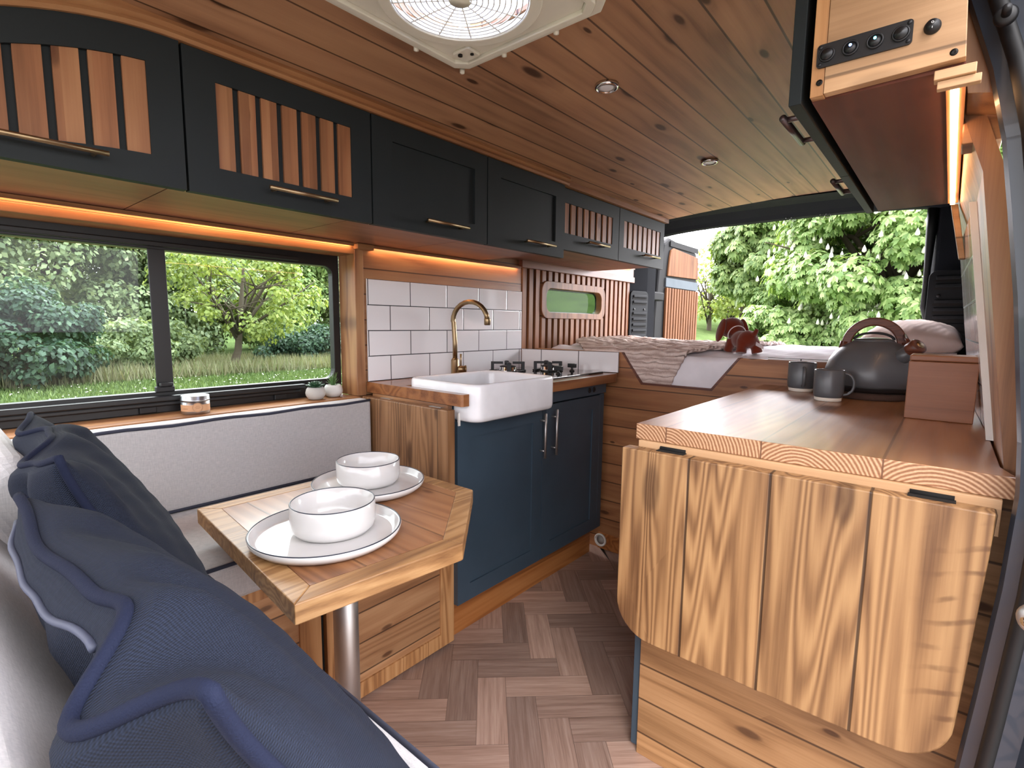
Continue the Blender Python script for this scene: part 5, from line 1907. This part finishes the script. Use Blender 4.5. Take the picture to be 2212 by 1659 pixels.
pot_plant(-1.765, 0.968, M['conc'], 1, 'small rosette succulent in a round grey concrete pot, left one on the sill')
pot_plant(-1.785, 1.052, M['concw'], 2, 'small spiky grass succulent in a white pot, right one on the sill corner')
# ================================================================== OUTSIDE: trees and shrubs
rngN = np.random.default_rng(11)


def leaf_mesh(name, pts, nrm, size, rng, palm=False, droop=0.4):
    """one mesh of many leaf blades at pts, facing roughly nrm"""
    n = len(pts)
    if palm:
        k = 5
        base = np.repeat(pts, k, 0)
        nn = np.repeat(nrm, k, 0)
        ang = np.tile(np.linspace(-1.25, 1.25, k), n) + np.repeat(rng.uniform(0, 6.28, n), k)
        sz = np.repeat(size * rng.uniform(0.7, 1.25, n), k)
    else:
        base, nn = pts, nrm
        ang = rng.uniform(0, 6.28, n)
        sz = size * rng.uniform(0.6, 1.4, n)
    nn = nn + rng.normal(0, 0.35 if not palm else 0.0, nn.shape)
    nn /= np.linalg.norm(nn, axis=1, keepdims=True) + 1e-9
    ref = np.where(np.abs(nn[:, 2:3]) < 0.9, np.array([[0, 0, 1.0]]), np.array([[1.0, 0, 0]]))
    t1 = np.cross(nn, ref)
    t1 /= np.linalg.norm(t1, axis=1, keepdims=True)
    t2 = np.cross(nn, t1)
    d = t1 * np.cos(ang)[:, None] + t2 * np.sin(ang)[:, None]
    d = d - np.array([[0, 0, droop]])
    d /= np.linalg.norm(d, axis=1, keepdims=True)
    sd = np.cross(d, nn)
    sd /= np.linalg.norm(sd, axis=1, keepdims=True) + 1e-9
    w = 0.22 if palm else 0.34
    s_ = sz[:, None]
    a = base + d * s_ * 0.08
    b = base + d * s_ * 0.62 + sd * s_ * w
    c = base + d * s_ * 1.0 - np.array([[0, 0, 0.12]]) * s_
    e = base + d * s_ * 0.62 - sd * s_ * w
    V = np.stack([a, b, c, e], 1).reshape(-1, 3)
    m = len(base)
    me = bpy.data.meshes.new(name)
    me.vertices.add(4 * m)
    me.vertices.foreach_set('co', V.astype(np.float32).ravel())
    me.loops.add(4 * m)
    me.loops.foreach_set('vertex_index', np.arange(4 * m, dtype=np.int32))
    me.polygons.add(m)
    me.polygons.foreach_set('loop_start', np.arange(0, 4 * m, 4, dtype=np.int32))
    me.polygons.foreach_set('loop_total', np.full(m, 4, dtype=np.int32))
    me.update()
    me.validate()
    return me


def crown_points(rng, c, r, nblob, per, blob=0.30, shell=0.62):
    P, Nn = [], []
    c, r = np.array(c, float), np.array(r, float)
    for _ in range(nblob):
        d = rng.normal(size=3)
        d /= np.linalg.norm(d)
        q = d * (shell + (1 - shell) * rng.uniform(0, 1) ** 0.5) * rng.uniform(0.75, 1.0)
        bc = c + q * r
        br = blob * r.mean() * rng.uniform(0.6, 1.2)
        e = rng.normal(size=(per, 3))
        e /= np.linalg.norm(e, axis=1, keepdims=True)
        rad_ = rng.uniform(0.55, 1.0, (per, 1)) ** 0.5
        P.append(bc + e * rad_ * br * np.array([1, 1, 0.75]))
        Nn.append(e * 0.8 + np.array([0, 0, 0.7]) + d * 0.3)
    P, Nn = np.concatenate(P), np.concatenate(Nn)
    Nn /= np.linalg.norm(Nn, axis=1, keepdims=True)
    return P, Nn


def tree(name, label, cat, base, c, r, mat, nblob, per, size, seed, palm=False, trunk=0.18, limbs=7, group=None, blossoms=0, blob=0.30, zmin=-0.6, fork=0.35):
    rng = np.random.default_rng(seed)
    t = thing(name, label, cat, base, group)
    P, Nn = crown_points(rng, c, r, nblob, per, blob)
    k = P[:, 2] > zmin
    P, Nn = P[k], Nn[k]
    b = np.array(base)
    me = leaf_mesh('foliage', P - b, Nn, size, rng, palm)
    me.materials.append(mat)
    o = bpy.data.objects.new('foliage', me)
    COL.objects.link(o)
    o.parent = t
    if trunk:
        mb = MB()
        c_ = Vector(c)
        b_ = Vector(base)
        fk = b_ + (c_ - b_) * fork + Vector((rng.normal(0, 0.1), rng.normal(0, 0.1), 0))
        mb.tube([b_, b_ + (fk - b_) * 0.5 + Vector((rng.normal(0, 0.06), 0, 0)), fk, c_ + Vector((0, 0, r[2] * 0.3))], [trunk * 1.25, trunk, trunk * 0.85, trunk * 0.3], 10)
        for i in range(limbs):
            a = 2 * pi * i / limbs + rng.uniform(-0.3, 0.3)
            s_ = b_ + (c_ - b_) * (fork + 0.25 * rng.uniform(0, 1.6))
            e_ = c_ + Vector((cos(a) * r[0] * rng.uniform(0.6, 0.9), sin(a) * r[1] * rng.uniform(0.6, 0.9), r[2] * rng.uniform(-0.35, 0.6)))
            m_ = (s_ + e_) / 2 + Vector((rng.normal(0, 0.15), rng.normal(0, 0.15), 0.12 * r[2]))
            mb.tube([s_, m_, e_], [trunk * 0.42, trunk * 0.25, trunk * 0.08], 7)
            for q in range(2):
                e2 = m_ + Vector((rng.normal(0, 0.35) * r[0], rng.normal(0, 0.35) * r[1], rng.uniform(0.0, 0.5) * r[2]))
                mb.tube([m_, (m_ + e2) / 2 + Vector((0, 0, 0.05 * r[2])), e2], [trunk * 0.2, trunk * 0.12, trunk * 0.04], 6)
        part('trunk', mb, M['trunk'], t)
    if blossoms:
        mb = MB()
        sel = rng.choice(len(P), blossoms)
        for i in sel:
            p = P[i] + Nn[i] * 0.12
            mb.lathe([(0.02, 0.0), (0.065, 0.04), (0.05, 0.13), (0.0, 0.24)], tuple(p), n=6)
        q = part('blossom', mb, M['blos'], t)
        q['kind'] = 'stuff'
    return t


G0 = -0.6
# behind the open rear doors
tree('chestnut_tree', 'large chestnut tree with white blossom filling the right of the rear opening', 'tree', (-2.0, 25.5, G0), (-1.3, 24.0, 4.6), (5.0, 4.0, 5.8), M['leafA'], 320, 150, 0.235, 3, True, 0.40, 10, blossoms=2600, blob=0.19)
tree('chestnut_tree', 'second leafy tree behind the opened rear door, left of the blossoming chestnut', 'tree', (-7.6, 29.0, G0), (-7.4, 28.5, 5.4), (2.7, 2.7, 3.6), M['leafB'], 120, 110, 0.28, 5, True, 0.36, 10, blob=0.24, zmin=2.4)
tree('bush', 'low leafy bush at the foot of the blossoming chestnut', 'bush', (-5.6, 23.0, G0), (-5.6, 23.0, 0.5), (2.0, 1.5, 1.5), M['leafA'], 50, 90, 0.26, 9, True, 0.0, 0, blob=0.3)
tree('bush', 'leafy thicket under the blossoming chestnut, right of the plush dog', 'bush', (-5.0, 27.0, G0), (-5.0, 27.0, 1.9), (2.9, 1.4, 2.4), M['leafA'], 80, 120, 0.24, 12, True, 0.0, 0, blob=0.26)
sp_trees = [(-15.2, 43.0, 6.0, 'thin pale park tree leftmost in the distant row beside the slatted door'),
            (-14.4, 46.0, 7.0, 'thin pale park tree second in the distant row from the slatted door'),
            (-12.9, 44.0, 6.5, 'thin pale park tree in the middle of the distant row'),
            (-12.2, 47.0, 7.2, 'thin pale park tree rightmost in the distant row, behind the plush dog')]
for i, (x, y, h, lab) in enumerate(sp_trees):
    tree('park_tree', lab, 'tree', (x, y, G0), (x, y, h * 0.75), (2.6, 2.6, h * 0.52), M['leafD'], 46, 26, 0.32, 20 + i, False, 0.22, 12, 'distant park trees', blob=0.22, fork=0.3)

# beyond the big window
row = [(-31.0, 5.5, 9.0, 5.5, 'leafC', 'tall pale tree rising behind the hedgerow left of the window bar'),
       (-31.0, 15.0, 9.0, 5.5, 'leafC', 'tall pale tree rising behind the hedgerow right of the young maple'),
       (-24.0, -1.5, 6.0, 5.0, 'leafC', 'broad pale hedgerow tree at the far left of the window view'),
       (-25.0, 3.5, 7.0, 5.0, 'leafC', 'broad pale hedgerow tree behind the dark shrub'),
       (-26.0, 8.0, 6.5, 4.6, 'leafC', 'broad pale hedgerow tree behind the window bar'),
       (-26.0, 12.5, 6.5, 4.6, 'leafB', 'green hedgerow tree behind the young maple'),
       (-25.0, 17.0, 6.5, 4.4, 'leafB', 'green hedgerow tree behind the white flowering bush'),
       (-23.5, 21.0, 6.0, 4.2, 'leafE', 'dark hedgerow tree at the right end of the window view')]
for i, (x, y, h, r, m_, lab) in enumerate(row):
    tree('hedgerow_tree', lab, 'tree', (x, y, G0), (x, y, h * 0.5), (2.6, r * 0.72, h * 0.62), M[m_], 120, 260, 0.19, 40 + i, False, 0.2, 5, 'hedgerow trees', blob=0.26)
tree('shrub', 'dark blue-green rounded shrub at the left of the window view', 'shrub', (-17.5, 1.9, G0), (-17.5, 1.9, 0.75), (1.4, 1.7, 1.35), M['leafE'], 70, 260, 0.13, 60, False, 0.1, 4, blob=0.28)
tree('shrub', 'low mid-green shrub left of the young maple', 'shrub', (-19.5, 5.0, G0), (-19.5, 5.0, 0.3), (1.2, 1.6, 0.9), M['leafC'], 50, 220, 0.13, 61, False, 0.0, 0, blob=0.3)
tree('shrub', 'dark low shrub under the right of the young maple', 'shrub', (-20.5, 11.5, G0), (-20.5, 11.5, 0.1), (1.2, 3.2, 0.9), M['leafE'], 70, 220, 0.14, 62, False, 0.0, 0, blob=0.26)
tree('shrub', 'dark leafy shrub at the right edge of the window view', 'shrub', (-20.0, 15.0, G0), (-20.0, 15.0, 1.1), (1.6, 1.8, 1.9), M['leafE'], 70, 240, 0.15, 63, False, 0.0, 0, blob=0.28)
tree('maple_tree', 'young yellow-green maple tree with spreading branches in the window view', 'tree', (-18.3, 7.1, G0), (-18.3, 7.6, 2.3), (2.1, 2.7, 1.9), M['leafD'], 90, 75, 0.14, 64, False, 0.14, 14, blob=0.2, fork=0.25)


# rough meadow strip and daisies
def grass_strip(name, label, n, xr_, yr_, h, w, mat, seed):
    rng = np.random.default_rng(seed)
    x = rng.uniform(*xr_, n)
    y = rng.uniform(*yr_, n)
    hh = h * rng.uniform(0.5, 1.2, n)
    a = rng.uniform(0, 6.28, n)
    b = np.stack([x, y, np.full(n, 0.0)], 1)
    sd = np.stack([np.cos(a), np.sin(a), np.zeros(n)], 1) * w
    tp = b + np.stack([rng.normal(0, 0.25, n) * hh, rng.normal(0, 0.25, n) * hh, hh], 1)
    md_ = (b + tp) / 2
    V = np.stack([b - sd, b + sd, md_ + sd * 0.8, tp, md_ - sd * 0.8], 1).reshape(-1, 3)
    me = bpy.data.meshes.new(name)
    me.vertices.add(5 * n)
    me.vertices.foreach_set('co', V.astype(np.float32).ravel())
    me.loops.add(5 * n)
    me.loops.foreach_set('vertex_index', np.arange(5 * n, dtype=np.int32))
    me.polygons.add(n)
    me.polygons.foreach_set('loop_start', np.arange(0, 5 * n, 5, dtype=np.int32))
    me.polygons.foreach_set('loop_total', np.full(n, 5, dtype=np.int32))
    me.update()
    me.validate()
    me.materials.append(mat)
    o = bpy.data.objects.new(name, me)
    COL.objects.link(o)
    o.location = (0, 0, G0)
    tag(o, label, 'grass')
    o['kind'] = 'stuff'
    return o


grass_strip('meadow_grass', 'tall dry meadow grass along the foot of the hedgerow', 26000, (-22, -17.2), (-4, 17), 0.48, 0.014, M['reed'], 70)
grass_strip('lawn_grass', 'short green grass of the field beside the van', 60000, (-17.5, -6), (-2, 14), 0.09, 0.012, M['lawn'], 71)
grass_strip('rough_grass', 'rough green grass under the trees behind the van', 26000, (-12, 4), (9.5, 30), 0.5, 0.02, M['leafA'], 72)
rng = np.random.default_rng(80)
dm = MB()
for k in range(420):
    x, y = rng.uniform(-17, -7), rng.uniform(0, 12)
    s_ = rng.uniform(0.012, 0.03)
    dm.lathe([(s_ * 0.3, G0 + 0.07), (s_, G0 + 0.085), (0, G0 + 0.09)], (x, y, 0), n=6)
o = solo('daisies', dm, M['blos'], 'scattered white daisies in the short grass', 'flowers')
o['kind'] = 'stuff'
